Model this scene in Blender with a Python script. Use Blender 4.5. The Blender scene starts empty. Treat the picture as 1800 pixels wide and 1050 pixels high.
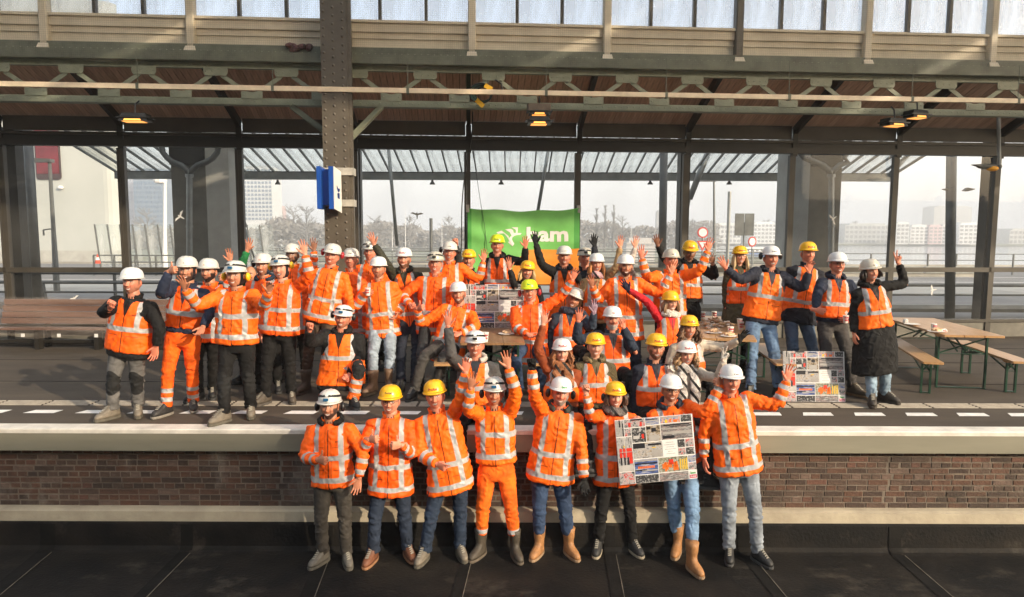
import bpy, bmesh, math, random
import numpy as np
from mathutils import Vector, Matrix
R = math.radians
random.seed(7)
SC = bpy.context.scene
COL = SC.collection
# ---------------------------------------------------------------- camera
CZ = 2.05; F = 1200.0; PITCH = math.atan(113/1200); ROLL = R(0.188)
fwd = Vector((0, math.cos(PITCH), -math.sin(PITCH)))
up0 = Vector((0, math.sin(PITCH), math.cos(PITCH))); rt0 = Vector((1, 0, 0))
rt = rt0*math.cos(ROLL) + up0*math.sin(ROLL)
up = up0*math.cos(ROLL) - rt0*math.sin(ROLL)
cam = bpy.data.cameras.new('camera'); cam.sensor_width = 36; cam.lens = 24; cam.clip_end = 6000; cam.clip_start = 0.1
co = bpy.data.objects.new('camera', cam); COL.objects.link(co)
M = Matrix((rt, up, -fwd)).transposed().to_4x4(); M.translation = Vector((0, 0, CZ)); co.matrix_world = M
SC.camera = co
CL = Vector((0, 0, CZ))
# ---------------------------------------------------------------- light
SUN_AZ, SUN_EL = R(50), R(22)           # angle off the axis towards the right rear, height
ts = Vector((math.cos(SUN_EL)*math.sin(SUN_AZ), -math.cos(SUN_EL)*math.cos(SUN_AZ), math.sin(SUN_EL)))
w = bpy.data.worlds.new('World'); SC.world = w; w.use_nodes = True
nt = w.node_tree; nt.nodes.clear()
sky = nt.nodes.new('ShaderNodeTexSky'); sky.sky_type = 'NISHITA'; sky.sun_disc = False
sky.sun_elevation = SUN_EL; sky.sun_rotation = math.atan2(ts.x, ts.y)
sky.air_density = 1.2; sky.dust_density = 6.0; sky.ozone_density = 1.0
bg = nt.nodes.new('ShaderNodeBackground'); bg.inputs['Strength'].default_value = 0.15
wo = nt.nodes.new('ShaderNodeOutputWorld')
veil = nt.nodes.new('ShaderNodeMix'); veil.data_type = 'RGBA'; veil.blend_type = 'ADD'; veil.inputs[0].default_value = 1.0   # even bright haze of a thin overcast
veil.inputs[7].default_value = (6.6, 6.75, 6.9, 1)
nt.links.new(sky.outputs[0], veil.inputs[6]); nt.links.new(veil.outputs[2], bg.inputs[0]); nt.links.new(bg.outputs[0], wo.inputs[0])
sl = bpy.data.lights.new('sun', 'SUN'); sl.energy = 5.0; sl.angle = R(0.6); sl.color = (1.0, 0.84, 0.63)
so = bpy.data.objects.new('sun', sl); COL.objects.link(so)
so.rotation_euler = ts.to_track_quat('Z', 'Y').to_euler(); so.location = (8, -8, 12)
SC.view_settings.view_transform = 'Standard'; SC.view_settings.look = 'None'
SC.view_settings.exposure = 0.06; SC.view_settings.gamma = 1; SC.view_settings.use_curve_mapping = False
SC.cycles.use_denoising = True; SC.cycles.max_bounces = 8; SC.cycles.transparent_max_bounces = 24
SC.cycles.volume_bounces = 0
# ---------------------------------------------------------------- projection helpers
def ray(px, py):
    return fwd + rt*((px-900)/F) + up*((525-py)/F)
def at(px, py, D):
    d = ray(px, py); return CL + d*(D/d.y)
def atz(px, py, z):
    d = ray(px, py); return CL + d*((z-CZ)/d.z)
TH = math.atan(0.066); cT, sT = math.cos(TH), math.sin(TH)
def bpl(px, py, t):                     # building coordinates (s, t, z) of a pixel on the plane at depth t
    d = ray(px, py); k = t/(-d.x*sT + d.y*cT); p = CL + d*k
    return Vector((p.x*cT + p.y*sT, t, p.z))
BAY = 2.115; S0 = 0.035
ZT = -1.30                               # trackbed level
# ---------------------------------------------------------------- materials
def nodes(name):
    m = bpy.data.materials.new(name); m.use_nodes = True
    return m, m.node_tree, m.node_tree.nodes['Principled BSDF']
def mat(name, c, rough=.6, var=.15, scale=6, bump=.0, metal=0, spec=.5, bscale=None, c2=None, stretch=None, coat=0, trans=0, emis=None, alpha=1, detail=4, obj=True, sheen=0, amt=None):
    m, t, b = nodes(name)
    tc = t.nodes.new('ShaderNodeTexCoord'); src = tc.outputs['Object' if obj else 'Generated']
    if stretch:
        mp = t.nodes.new('ShaderNodeMapping'); mp.inputs['Scale'].default_value = stretch
        t.links.new(src, mp.inputs[0]); src = mp.outputs[0]
    if var > 0 or c2:
        n = t.nodes.new('ShaderNodeTexNoise'); n.inputs['Scale'].default_value = scale; n.inputs['Detail'].default_value = detail
        n.inputs['Roughness'].default_value = .62
        t.links.new(src, n.inputs['Vector'])
        r = t.nodes.new('ShaderNodeValToRGB')
        r.color_ramp.elements[0].position = .3; r.color_ramp.elements[1].position = .7
        lo = [x*(1-var) for x in c]; hi = [min(1, x*(1+var)) for x in c]
        if c2: lo, hi = c2, c
        if amt: r.color_ramp.elements[0].position, r.color_ramp.elements[1].position = amt
        r.color_ramp.elements[0].color = (*lo, 1); r.color_ramp.elements[1].color = (*hi, 1)
        t.links.new(n.outputs[0], r.inputs[0]); t.links.new(r.outputs[0], b.inputs['Base Color'])
    else: b.inputs['Base Color'].default_value = (*c, 1)
    b.inputs['Roughness'].default_value = rough; b.inputs['Metallic'].default_value = metal
    b.inputs['Specular IOR Level'].default_value = spec; b.inputs['Coat Weight'].default_value = coat
    b.inputs['Transmission Weight'].default_value = trans; b.inputs['Alpha'].default_value = alpha
    if sheen: b.inputs['Sheen Weight'].default_value = sheen
    if emis: b.inputs['Emission Color'].default_value = (*emis[:3], 1); b.inputs['Emission Strength'].default_value = emis[3]
    if bump:
        n2 = t.nodes.new('ShaderNodeTexNoise'); n2.inputs['Scale'].default_value = bscale or scale*4; n2.inputs['Detail'].default_value = 5
        t.links.new(src, n2.inputs['Vector'])
        bp = t.nodes.new('ShaderNodeBump'); bp.inputs['Strength'].default_value = bump; bp.inputs['Distance'].default_value = .02
        t.links.new(n2.outputs[0], bp.inputs['Height']); t.links.new(bp.outputs[0], b.inputs['Normal'])
    return m
def attr_mat(name, attr='col', rough=.5, var=.1, scale=20, bump=.1, bscale=60, sheen=0, sss=0):
    m, t, b = nodes(name)
    a = t.nodes.new('ShaderNodeAttribute'); a.attribute_name = attr
    n = t.nodes.new('ShaderNodeTexNoise'); n.inputs['Scale'].default_value = scale
    mr = t.nodes.new('ShaderNodeMapRange'); mr.inputs['To Min'].default_value = 1-var; mr.inputs['To Max'].default_value = 1+var
    tc = t.nodes.new('ShaderNodeTexCoord'); t.links.new(tc.outputs['Object'], n.inputs[0])
    t.links.new(n.outputs[0], mr.inputs[0])
    mx = t.nodes.new('ShaderNodeVectorMath'); mx.operation = 'SCALE'
    t.links.new(a.outputs['Color'], mx.inputs[0]); t.links.new(mr.outputs[0], mx.inputs['Scale'])
    t.links.new(mx.outputs[0], b.inputs['Base Color'])
    b.inputs['Roughness'].default_value = rough
    if sheen: b.inputs['Sheen Weight'].default_value = sheen
    if sss: b.inputs['Subsurface Weight'].default_value = sss; b.inputs['Subsurface Scale'].default_value = .02
    if bump:
        n2 = t.nodes.new('ShaderNodeTexNoise'); n2.inputs['Scale'].default_value = bscale
        t.links.new(tc.outputs['Object'], n2.inputs[0])
        bp = t.nodes.new('ShaderNodeBump'); bp.inputs['Strength'].default_value = bump; bp.inputs['Distance'].default_value = .01
        t.links.new(n2.outputs[0], bp.inputs['Height']); t.links.new(bp.outputs[0], b.inputs['Normal'])
    return m
# ---------------------------------------------------------------- mesh helpers
class MB:
    def __init__(s): s.v = []; s.f = []; s.m = []
    def add(s, v, f, mi=0):
        o = len(s.v); s.v += [tuple(x) for x in v]; s.f += [tuple(i+o for i in q) for q in f]; s.m += [mi]*len(f); return s
    def box(s, a, b, mi=0, bev=0):
        x0, y0, z0 = [min(p, q) for p, q in zip(a, b)]; x1, y1, z1 = [max(p, q) for p, q in zip(a, b)]
        if bev:
            pr = [(x0, y0+bev), (x0+bev, y0), (x1-bev, y0), (x1, y0+bev), (x1, y1-bev), (x1-bev, y1), (x0+bev, y1), (x0, y1-bev)]
            return s.prism([(p[0], p[1], z0) for p in pr], (0, 0, z1-z0), mi)
        v = [(x0, y0, z0), (x1, y0, z0), (x1, y1, z0), (x0, y1, z0), (x0, y0, z1), (x1, y0, z1), (x1, y1, z1), (x0, y1, z1)]
        return s.add(v, [(0, 3, 2, 1), (4, 5, 6, 7), (0, 1, 5, 4), (1, 2, 6, 5), (2, 3, 7, 6), (3, 0, 4, 7)], mi)
    def bar(s, p, q, w, h, upv=(0, 0, 1), mi=0):
        p, q = Vector(p), Vector(q); d = (q-p).normalized(); u = Vector(upv)
        x = d.cross(u)
        if x.length < 1e-4: x = d.cross(Vector((0, 1, 0)))
        x.normalize(); u = x.cross(d).normalized(); v = []
        for c in (p, q):
            for a, b in ((-1, -1), (1, -1), (1, 1), (-1, 1)): v.append(c + x*a*w/2 + u*b*h/2)
        return s.add(v, [(0, 1, 2, 3), (7, 6, 5, 4), (0, 4, 5, 1), (1, 5, 6, 2), (2, 6, 7, 3), (3, 7, 4, 0)], mi)
    def prism(s, poly, d, mi=0):
        n = len(poly); d = Vector(d); v = [Vector(p) for p in poly] + [Vector(p)+d for p in poly]
        return s.add(v, [tuple(range(n-1, -1, -1)), tuple(range(n, 2*n))] + [(i, (i+1) % n, n+(i+1) % n, n+i) for i in range(n)], mi)
    def tube(s, pts, r, n=8, mi=0, caps=True, sq=1.0):
        pts = [Vector(p) for p in pts]; rs = r if hasattr(r, '__len__') else [r]*len(pts); v = []; f = []
        ref = None
        for i, p in enumerate(pts):
            d = (pts[min(i+1, len(pts)-1)] - pts[max(i-1, 0)]).normalized()
            if ref is None:
                ref = Vector((0, 0, 1)) if abs(d.z) < .9 else Vector((0, 1, 0))
            x = d.cross(ref).normalized(); y = x.cross(d).normalized(); ref = y
            for k in range(n):
                a = 2*math.pi*k/n; v.append(p + x*math.cos(a)*rs[i] + y*math.sin(a)*rs[i]*sq)
        for i in range(len(pts)-1):
            for k in range(n): f.append((i*n+k, (i+1)*n+k, (i+1)*n+(k+1) % n, i*n+(k+1) % n))
        if caps: f.append(tuple(range(n))); f.append(tuple((len(pts)-1)*n+k for k in range(n-1, -1, -1)))
        return s.add(v, f, mi)
    def lathe(s, c, prof, n=12, mi=0, axis='z'):
        c = Vector(c); v = []; f = []
        for r_, h in prof:
            for k in range(n):
                a = 2*math.pi*k/n; q = (r_*math.cos(a), r_*math.sin(a), h)
                if axis == 'y': q = (q[0], q[2], q[1])
                if axis == 'x': q = (q[2], q[0], q[1])
                v.append(c + Vector(q))
        for i in range(len(prof)-1):
            for k in range(n): f.append((i*n+k, i*n+(k+1) % n, (i+1)*n+(k+1) % n, (i+1)*n+k))
        f.append(tuple(range(n-1, -1, -1))); f.append(tuple((len(prof)-1)*n+k for k in range(n)))
        return s.add(v, f, mi)
    def sph(s, c, r, n=10, m=7, mi=0, half=False):
        c = Vector(c); rr = r if hasattr(r, '__len__') else (r, r, r); v = []; f = []
        for i in range(m+1):
            ph = math.pi*i/m/(2 if half else 1)
            for k in range(n):
                a = 2*math.pi*k/n; v.append(c + Vector((rr[0]*math.sin(ph)*math.cos(a), rr[1]*math.sin(ph)*math.sin(a), rr[2]*math.cos(ph))))
        for i in range(m):
            for k in range(n): f.append((i*n+k, (i+1)*n+k, (i+1)*n+(k+1) % n, i*n+(k+1) % n))
        return s.add(v, f, mi)
    def mesh(s, name, mats, smooth=False):
        me = bpy.data.meshes.new(name); me.from_pydata([tuple(x) for x in s.v], [], s.f)
        for m in (mats if isinstance(mats, (list, tuple)) else [mats]): me.materials.append(m)
        if any(s.m): me.polygons.foreach_set('material_index', s.m)
        if smooth: me.polygons.foreach_set('use_smooth', [True]*len(s.f))
        me.update(); return me
    def build(s, name, mats, parent=None, smooth=False, fix=False, **k):
        me = s.mesh(name, mats, smooth)
        if fix:
            b = bmesh.new(); b.from_mesh(me); bmesh.ops.remove_doubles(b, verts=b.verts, dist=1e-5); bmesh.ops.recalc_face_normals(b, faces=b.faces); b.to_mesh(me); b.free()
        return link(name, me, parent, **k)
def link(name, me, parent=None, loc=None, rot=None, label=None, cat=None, group=None, kind=None):
    o = bpy.data.objects.new(name, me); COL.objects.link(o)
    if parent is not None: o.parent = parent
    if loc is not None: o.location = loc
    if rot is not None: o.rotation_euler = rot if hasattr(rot, '__len__') else (0, 0, rot)
    return tag(o, label, cat, group, kind)
def tag(o, label=None, cat=None, group=None, kind=None):
    if label: o['label'] = label
    if cat: o['category'] = cat
    if group: o['group'] = group
    if kind: o['kind'] = kind
    return o
def thing(name, label, cat, loc=(0, 0, 0), rz=0, group=None):
    return link(name, None, None, loc, (0, 0, rz), label, cat, group)
def B(name, label, cat, group=None):     # a thing in building coordinates
    return thing(name, label, cat, (0, 0, 0), TH, group)
def copy_tree(o, parent=None):
    c = o.copy(); COL.objects.link(c)
    if parent is not None: c.parent = parent
    for ch in o.children: copy_tree(ch, c)
    return c
def text_mesh(txt, size, bold=0.0, depth=0.0):
    cu = bpy.data.curves.new('txt', 'FONT'); cu.body = txt; cu.size = size; cu.align_x = 'CENTER'; cu.align_y = 'CENTER'
    cu.offset = bold; cu.extrude = depth; cu.resolution_u = 2
    o = bpy.data.objects.new('txt', cu); COL.objects.link(o)
    dg = bpy.context.evaluated_depsgraph_get(); me = bpy.data.meshes.new_from_object(o.evaluated_get(dg))
    bpy.data.objects.remove(o); return me
def hashn(i): 
    x = math.sin(i*127.1+311.7)*43758.5453; return x-math.floor(x)
# ================================================================ materials of the place
m_asph = mat('platform_asphalt', (.092, .073, .054), .8, .35, 1.3, .35, bscale=60, spec=.25, c2=(.058, .046, .035), stretch=(.5, 1.6, 1))
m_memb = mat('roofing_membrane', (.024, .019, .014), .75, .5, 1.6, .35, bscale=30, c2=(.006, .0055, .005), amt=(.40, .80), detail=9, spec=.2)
m_tape = mat('membrane_joint', (.010, .009, .008), .85, .4, 5, .2, spec=.15)
m_dust = mat('joint_edge', (.12, .105, .08), .9, .5, 8)
m_cope = mat('coping_white', (.66, .62, .55), .7, .25, 3, .1)
m_fasc = mat('fascia_steel', (.235, .22, .165), .5, .18, 1.0, .08, stretch=(.4, 1, 3))
m_ledge = mat('ledge_concrete', (.46, .40, .29), .85, .4, 3, .3, bscale=18, c2=(.33, .28, .205))
m_mort = mat('mortar', (.165, .135, .105), .95, .4, 5, .4)
m_bricks = [mat('brick_%s' % n, c, .85, .35, 7, .5, bscale=40) for n, c in
            (('brown', (.10, .050, .032)), ('dark', (.055, .034, .025)), ('red', (.125, .058, .040)), ('dull', (.088, .055, .04)), ('pale', (.14, .092, .07)))]
def stain(m, col, sc, lo, hi, st=(1, 1, 1), mx_=.7):
    t = m.node_tree; b = t.nodes['Principled BSDF']; g = t.nodes.new('ShaderNodeNewGeometry'); mp = t.nodes.new('ShaderNodeMapping'); mp.inputs['Scale'].default_value = st
    n = t.nodes.new('ShaderNodeTexNoise'); n.inputs['Scale'].default_value = sc; n.inputs['Detail'].default_value = 8; n.inputs['Roughness'].default_value = .7
    r = t.nodes.new('ShaderNodeMapRange'); r.inputs['From Min'].default_value = lo; r.inputs['From Max'].default_value = hi; r.inputs['To Max'].default_value = mx_
    x = t.nodes.new('ShaderNodeMix'); x.data_type = 'RGBA'; x.inputs[7].default_value = (*col, 1)
    t.links.new(g.outputs['Position'], mp.inputs[0]); t.links.new(mp.outputs[0], n.inputs[0]); t.links.new(n.outputs[0], r.inputs[0]); t.links.new(r.outputs[0], x.inputs[0])
    src = b.inputs['Base Color']
    if src.links: t.links.new(src.links[0].from_socket, x.inputs[6])
    else: x.inputs[6].default_value = src.default_value
    t.links.new(x.outputs[2], src)
for m in m_bricks + [m_mort]: stain(m, (.36, .33, .28), 1.6, .55, .78, (1, 1, .6), .6); stain(m, (.03, .026, .02), 1.1, .52, .70, (.8, 1, 2.2), .6)
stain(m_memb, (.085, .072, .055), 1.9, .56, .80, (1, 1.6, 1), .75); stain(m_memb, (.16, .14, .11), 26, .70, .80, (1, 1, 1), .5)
stain(m_cope, (.34, .30, .25), 2.2, .58, .8, (1, 3, 3), .4); stain(m_fasc, (.16, .14, .10), 1.4, .55, .8, (.5, 1, 3), .5); stain(m_ledge, (.22, .19, .14), 3, .55, .8, (.6, 1, 2), .6)
stain(m_asph, (.13, .11, .085), 1.2, .55, .78, (.35, 1.5, 1), .5)
m_white = mat('marking_white', (.72, .70, .66), .7, .2, 6, .1)
m_tact = mat('tactile_strip', (.40, .355, .29), .7, .25, 8, .1)
m_steel = mat('dark_steel', (.022, .019, .015), .45, .25, 3, .05)
m_steel2 = mat('grey_steel', (.055, .048, .038), .45, .2, 3, .05)
m_head = mat('head_panel', (.085, .073, .058), .5, .2, 2, .05)
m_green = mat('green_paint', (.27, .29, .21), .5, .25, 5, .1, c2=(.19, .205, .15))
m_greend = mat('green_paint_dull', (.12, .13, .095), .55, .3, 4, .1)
m_col = mat('column_paint', (.095, .08, .06), .42, .22, 4, .1)
m_cream = mat('clerestory_paint', (.74, .65, .50), .6, .25, 2.5, .1, c2=(.55, .48, .36))
m_rail = mat('conduit_rail', (.80, .66, .47), .45, .15, 5, .05)
m_planks = [mat('soffit_%d' % i, c, .7, .22, 5, .15, stretch=(6, .8, 1)) for i, c in enumerate(((.58, .40, .29), (.50, .34, .245), (.62, .44, .33)))]
m_black = mat('black_metal', (.012, .012, .012), .4, .2, 8)
m_amber = mat('heater_glow', (1, .5, .1), .4, 0, emis=(1.0, .40, .08, 1.25))
m_bench = mat('bench_wood', (.16, .085, .062), .4, .3, 1.5, .1, stretch=(.3, 6, 6))
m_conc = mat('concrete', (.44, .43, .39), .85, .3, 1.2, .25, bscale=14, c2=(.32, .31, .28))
m_conc_shade = mat('concrete_shaded', (.17, .16, .135), .85, .25, 1.5, .2)  # concrete with the shade of the pillar fronts put into its colour
m_galv = mat('galvanised', (.28, .29, .28), .4, .2, 3, metal=.4)
m_galvd = mat('galvanised_dull', (.13, .135, .13), .5, .2, 3, metal=.3)
m_road = mat('road_asphalt', (.16, .155, .15), .85, .2, .4, .2)
m_wood = mat('pine_top', (.50, .30, .14), .35, .25, 3, .06, stretch=(1, 8, 8), c2=(.38, .21, .09))
m_wood2 = mat('old_pine', (.30, .175, .085), .4, .3, 3, .06, stretch=(1, 8, 8), c2=(.20, .11, .05))
m_gleg = mat('green_legs', (.012, .05, .03), .4, .3, 12)
m_paper = mat('paper_cup', (.80, .76, .70), .6, .08, 20)
m_red = mat('red_print', (.55, .05, .07), .5, .15, 20)
m_blue = mat('sign_blue', (.01, .07, .33), .35, .12, 6)
m_wht = mat('sign_white', (.75, .74, .72), .4, .08, 6)
m_rub = mat('black_rubber', (.01, .01, .01), .5, .1, 8)
m_yel = mat('yellow_strap', (.75, .42, .02), .5, .2, 9)
def glassmat(name, tint, refl=.08, opac=.06, dirt=(.5, .5, .48), rough=.03, f0=1.0):
    m, t, b = nodes(name); t.nodes.remove(b); out = t.nodes['Material Output']
    tr = t.nodes.new('ShaderNodeBsdfTransparent'); tr.inputs[0].default_value = (*tint, 1)
    gl = t.nodes.new('ShaderNodeBsdfGlossy'); gl.inputs['Roughness'].default_value = rough
    df = t.nodes.new('ShaderNodeBsdfDiffuse'); df.inputs[0].default_value = (*dirt, 1)
    lw = t.nodes.new('ShaderNodeFresnel'); lw.inputs['IOR'].default_value = 1.45
    n = t.nodes.new('ShaderNodeTexNoise'); n.inputs['Scale'].default_value = 2.5; n.inputs['Detail'].default_value = 8
    mr = t.nodes.new('ShaderNodeMapRange'); mr.inputs['From Min'].default_value = .4; mr.inputs['From Max'].default_value = .8
    mr.inputs['To Min'].default_value = opac*.4; mr.inputs['To Max'].default_value = opac*2
    m1 = t.nodes.new('ShaderNodeMixShader'); m2 = t.nodes.new('ShaderNodeMixShader')
    t.links.new(n.outputs[0], mr.inputs[0]); t.links.new(mr.outputs[0], m1.inputs[0])
    t.links.new(tr.outputs[0], m1.inputs[1]); t.links.new(df.outputs[0], m1.inputs[2])
    t.links.new(lw.outputs[0], m2.inputs[0]); t.links.new(m1.outputs[0], m2.inputs[1]); t.links.new(gl.outputs[0], m2.inputs[2])
    t.links.new(m2.outputs[0], out.inputs[0]); return m
m_glass = glassmat('window_glass', (.93, .94, .94), opac=.05)
m_frost = glassmat('frosted_glass', (.68, .73, .80), opac=.30, dirt=(.50, .53, .57))
m_cang = glassmat('canopy_glass', (.86, .90, .90), opac=.28, dirt=(.75, .78, .76))
# plastic film over the bench
def alpha_tex(name, c, amin, amax, scale, rough=.15, stretch=(1, 1, 1)):
    m = mat(name, c, rough, .1, 6, .5, bscale=scale, stretch=stretch); t = m.node_tree; b = t.nodes['Principled BSDF']
    n = t.nodes.new('ShaderNodeTexNoise'); n.inputs['Scale'].default_value = scale; n.inputs['Detail'].default_value = 6
    tc = t.nodes.new('ShaderNodeTexCoord'); mp = t.nodes.new('ShaderNodeMapping'); mp.inputs['Scale'].default_value = stretch
    mr = t.nodes.new('ShaderNodeMapRange'); mr.inputs['From Min'].default_value = .35; mr.inputs['From Max'].default_value = .75
    mr.inputs['To Min'].default_value = amin; mr.inputs['To Max'].default_value = amax
    t.links.new(tc.outputs['Object'], mp.inputs[0]); t.links.new(mp.outputs[0], n.inputs[0]); t.links.new(n.outputs[0], mr.inputs[0]); t.links.new(mr.outputs[0], b.inputs['Alpha'])
    return m
m_film = alpha_tex('plastic_film', (.50, .43, .38), .03, .26, 1.6, .25, (.4, 3, 5))

# ================================================================ station hall roof above and behind the camera
hr = thing('hall_roof', 'high steel station hall roof with glazed strip above the platforms', 'roof', (0, 0, 0))
m_rg = glassmat('roof_glass', (.9, .92, .93), opac=.03, dirt=(.3, .3, .28))
for k in range(-7, 8): MB().add([(k*6.3+.08, -1, 11.1), (k*6.3+6.22, -1, 11.1), (k*6.3+6.22, 10.6, 11.1), (k*6.3+.08, 10.6, 11.1)], [(0, 1, 2, 3)]).build('pane', m_rg, hr)
for k in range(-7, 9): MB().box((k*6.3-.07, -1, 10.8), (k*6.3+.07, 10.6, 10.98)).build('rib', m_steel, hr)
ow = thing('shade_wall', 'tall unseen wall added behind the camera to shade the left trackbed', 'wall', (0, -12.5, 0))
MB().box((-70, -.3, ZT), (21.0, 0, 12.2)).box((21.01, -.3, ZT), (60, 0, 4.2)).build('wall', mat('shade_wall_paint', (.30, .28, .23), .8), ow)  # added light blocker, height and right end shaped to shade the left side
for k in range(-14, 15): MB().box((k*3-.15, .002, ZT), (k*3+.15, .15, 4.5)).build('pilaster', m_steel, ow)

# ================================================================ trackbed, platform, brick wall
def prof_strip(name, prof, x0, x1, m, n=2, **k):
    b = MB(); xs = [x0+(x1-x0)*i/(n-1) for i in range(n)]
    v = [(x, y, z) for x in xs for (y, z) in prof]; q = len(prof)
    b.add(v, [(i*q+j, (i+1)*q+j, (i+1)*q+j+1, i*q+j+1) for i in range(n-1) for j in range(q-1)])
    return b.build(name, m, **k)
XL, XR = -14, 16
YF = 7.0                                  # fascia front plane
YB = 7.1
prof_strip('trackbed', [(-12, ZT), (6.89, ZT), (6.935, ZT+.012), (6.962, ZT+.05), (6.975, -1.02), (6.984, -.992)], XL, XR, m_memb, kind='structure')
# lapped joints of the membrane (real raised strips)
for i, (xa, ya, xb, yb, off, wd) in enumerate(((0, 1035, 80, 970, -.10, .16), (237, 1060, 325, 972, -.02, .13), (520, 1100, 560, 1000, .0, .14), (790, 1100, 823, 972, 0, .11),
                                     (1095, 1100, 1072, 972, 0, .12), (1395, 1080, 1307, 972, 0, .12), (1690, 1075, 1566, 966, 0, .13))):
    p0 = atz(xa, ya, ZT); p1 = atz(xb, yb, ZT); d = (p1-p0).normalized(); nrm = Vector((-d.y, d.x, 0))
    p1 = p0 + d*((6.88-p0.y)/d.y); p0 = p0 - d*2.5
    j = MB()
    ys = [(p0, ZT+.006), (p1, ZT+.006)]
    q = [p0-nrm*wd/2, p0+nrm*wd/2, p1+nrm*wd/2, p1-nrm*wd/2]
    up_ = [Vector((p1.x + s_*wd/2*1.0, y, z)) for y, z in ((6.925, ZT+.018), (6.952, ZT+.055), (6.968, -1.02)) for s_ in (1, -1)]
    v = [Vector((p.x, p.y, ZT+.007)) for p in q] + up_
    j.add(v, [(0, 1, 2, 3), (3, 2, 4, 5), (5, 4, 6, 7), (7, 6, 8, 9)])
    s_ = 1 if xa < 900 else -1
    jo = j.build('membrane_joint', m_tape, kind='structure')
    e = MB(); eo = nrm*(-wd/2) if xa < 900 else nrm*(wd/2*-1)
    e.bar(p0+eo+Vector((0, 0, .009)), p1+eo+Vector((0, 0, .009)), .007, .004)
    e.build('joint_edge', m_dust, jo)
prof_strip('platform', [(7.2, 0), (17, 0)], XL, XR, m_asph, kind='structure')
prof_strip('coping_strip', [(6.9975, -.045), (6.9975, -.006), (7.005, 0.004), (7.19, .004), (7.2, .0)], XL, XR, m_cope, kind='structure')
prof_strip('platform_fascia', [(YB+.02, -.236), (YF+.004, -.236), (YF+.002, -.232), (YF, -.045), (YF, -.004)], XL, XR, m_fasc, kind='structure')
prof_strip('wall_ledge', [(YB+.05, -.862), (7.04, -.872), (6.995, -.888), (6.982, -.992), (7.0, -1.0)], XL, XR, m_ledge, n=120, kind='structure')
# brick wall : recessed mortar face with single bricks proud of it
bw = thing('brick_wall', 'old brown brick platform wall with whitish stains, between grey fascia and concrete ledge', 'wall', (0, YB, 0))
MB().box((XL, .0045, -.90), (XR, .05, -.20)).build('mortar', m_mort, bw)
rows = 10; rh = .0635; z0 = -.872; allb = []
for r in range(rows):
    z = z0 + r*rh; x = XL + (0 if r % 2 else .055) + hashn(r)*.02
    while x < XR-.3:
        L = (.205 if r % 2 == 0 else .098); L *= .96 + .08*hashn(len(allb)*1.7)
        if abs(x - 4.07) < .1 or abs(x+2.48) < .06: x += .02
        allb.append((x, z, L)); x += L + .011
def vis(bk):
    px = 900 + (bk[0]+bk[2]/2)/YB*1200
    hid = 530 < px < 1338
    return (0 if (-10 < px < 1810 and not hid) else 1, abs(px-900))
order = sorted(range(len(allb)), key=lambda i: vis(allb[i]))
bm_cache = {}
def brick_mesh(kind, mi):
    if (kind, mi) not in bm_cache:
        L = .205 if kind else .098; h = .0525; b = MB(); c = .004
        v = []
        for (y, e) in ((.013, 0), (.003, 0), (0, c)):
            v += [(-L/2+e, y, -h/2+e), (L/2-e, y, -h/2+e), (L/2-e, y, h/2-e), (-L/2+e, y, h/2-e)]
        f = [(8, 9, 10, 11)]
        for a in (0, 4):
            f += [(a+i, a+(i+1) % 4, a+4+(i+1) % 4, a+4+i) for i in range(4)]
        b.add(v, f); bm_cache[(kind, mi)] = b.mesh('brick', m_bricks[mi])
    return bm_cache[(kind, mi)]
rest = MB()
for n_, i in enumerate(order):
    x, z, L = allb[i]; h = hashn(i*3.3); px = 900+x/YB*1200
    redder = .8 if px > 1350 else 1.0
    mi = 0 if h < .38 else 1 if h < .38+.25*redder else 2 if h < .76 and (z > -.4 or hashn(i*9.1) < .2) else 3 if h < .92 else 4
    kind = L > .15; dy = -.004 + .005*hashn(i*5.1)
    if n_ < 300:
        o = link('brick', brick_mesh(kind, mi), bw, (x+L/2, dy, z+rh/2), (0, (hashn(i)-.5)*.015, (hashn(i+9)-.5)*.02))
        o.scale = (L/(.205 if kind else .098), 1, 1)
    else:
        hh = .026; c = .004
        v = [(x, .013, z+rh/2-hh), (x+L, .013, z+rh/2-hh), (x+L, .013, z+rh/2+hh), (x, .013, z+rh/2+hh), (x+c, dy, z+rh/2-hh+c), (x+L-c, dy, z+rh/2-hh+c), (x+L-c, dy, z+rh/2+hh-c), (x+c, dy, z+rh/2+hh-c)]
        rest.add(v, [(4, 5, 6, 7), (0, 1, 5, 4), (1, 2, 6, 5), (2, 3, 7, 6), (3, 0, 4, 7)], mi)
rest.build('brick_courses', m_bricks, bw, kind='stuff')
# platform markings : white dashes, tactile paving strips
for i in range(-12, 22):
    x = (i*91+48-900)/F*7.82*1.0
    if not -9 < x < 11: continue
    MB().add([(x-.02, 0, 0), (x+.33, 0, 0), (x+.355, .14, 0), (x+.035, .14, 0)], [(0, 1, 2, 3)]).build('platform_marking', m_white, loc=(0, 7.62, .004), kind='structure')
ts_root = link('tactile_strip', None, kind='structure'); ts_root.location = (0, 7.99, 0)
tm = MB()
for r in range(4): tm.box((.008, r*.062, 0), (.535, r*.062+.024, .008))
tme = tm.mesh('paver', m_tact)
for i in range(-15, 19): link('paver', tme, ts_root, (i*.56, 0, .0), None)
for o in ts_root.children: o.rotation_euler = (0, 0, 0)
# faint joints across the platform surface
for y, wd in ((9.3, .012), (10.9, .012), (12.3, .02)):
    MB().box((XL, y, 0), (XR, y+wd, .004)).build('surface_joint', m_tape, kind='structure')

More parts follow.
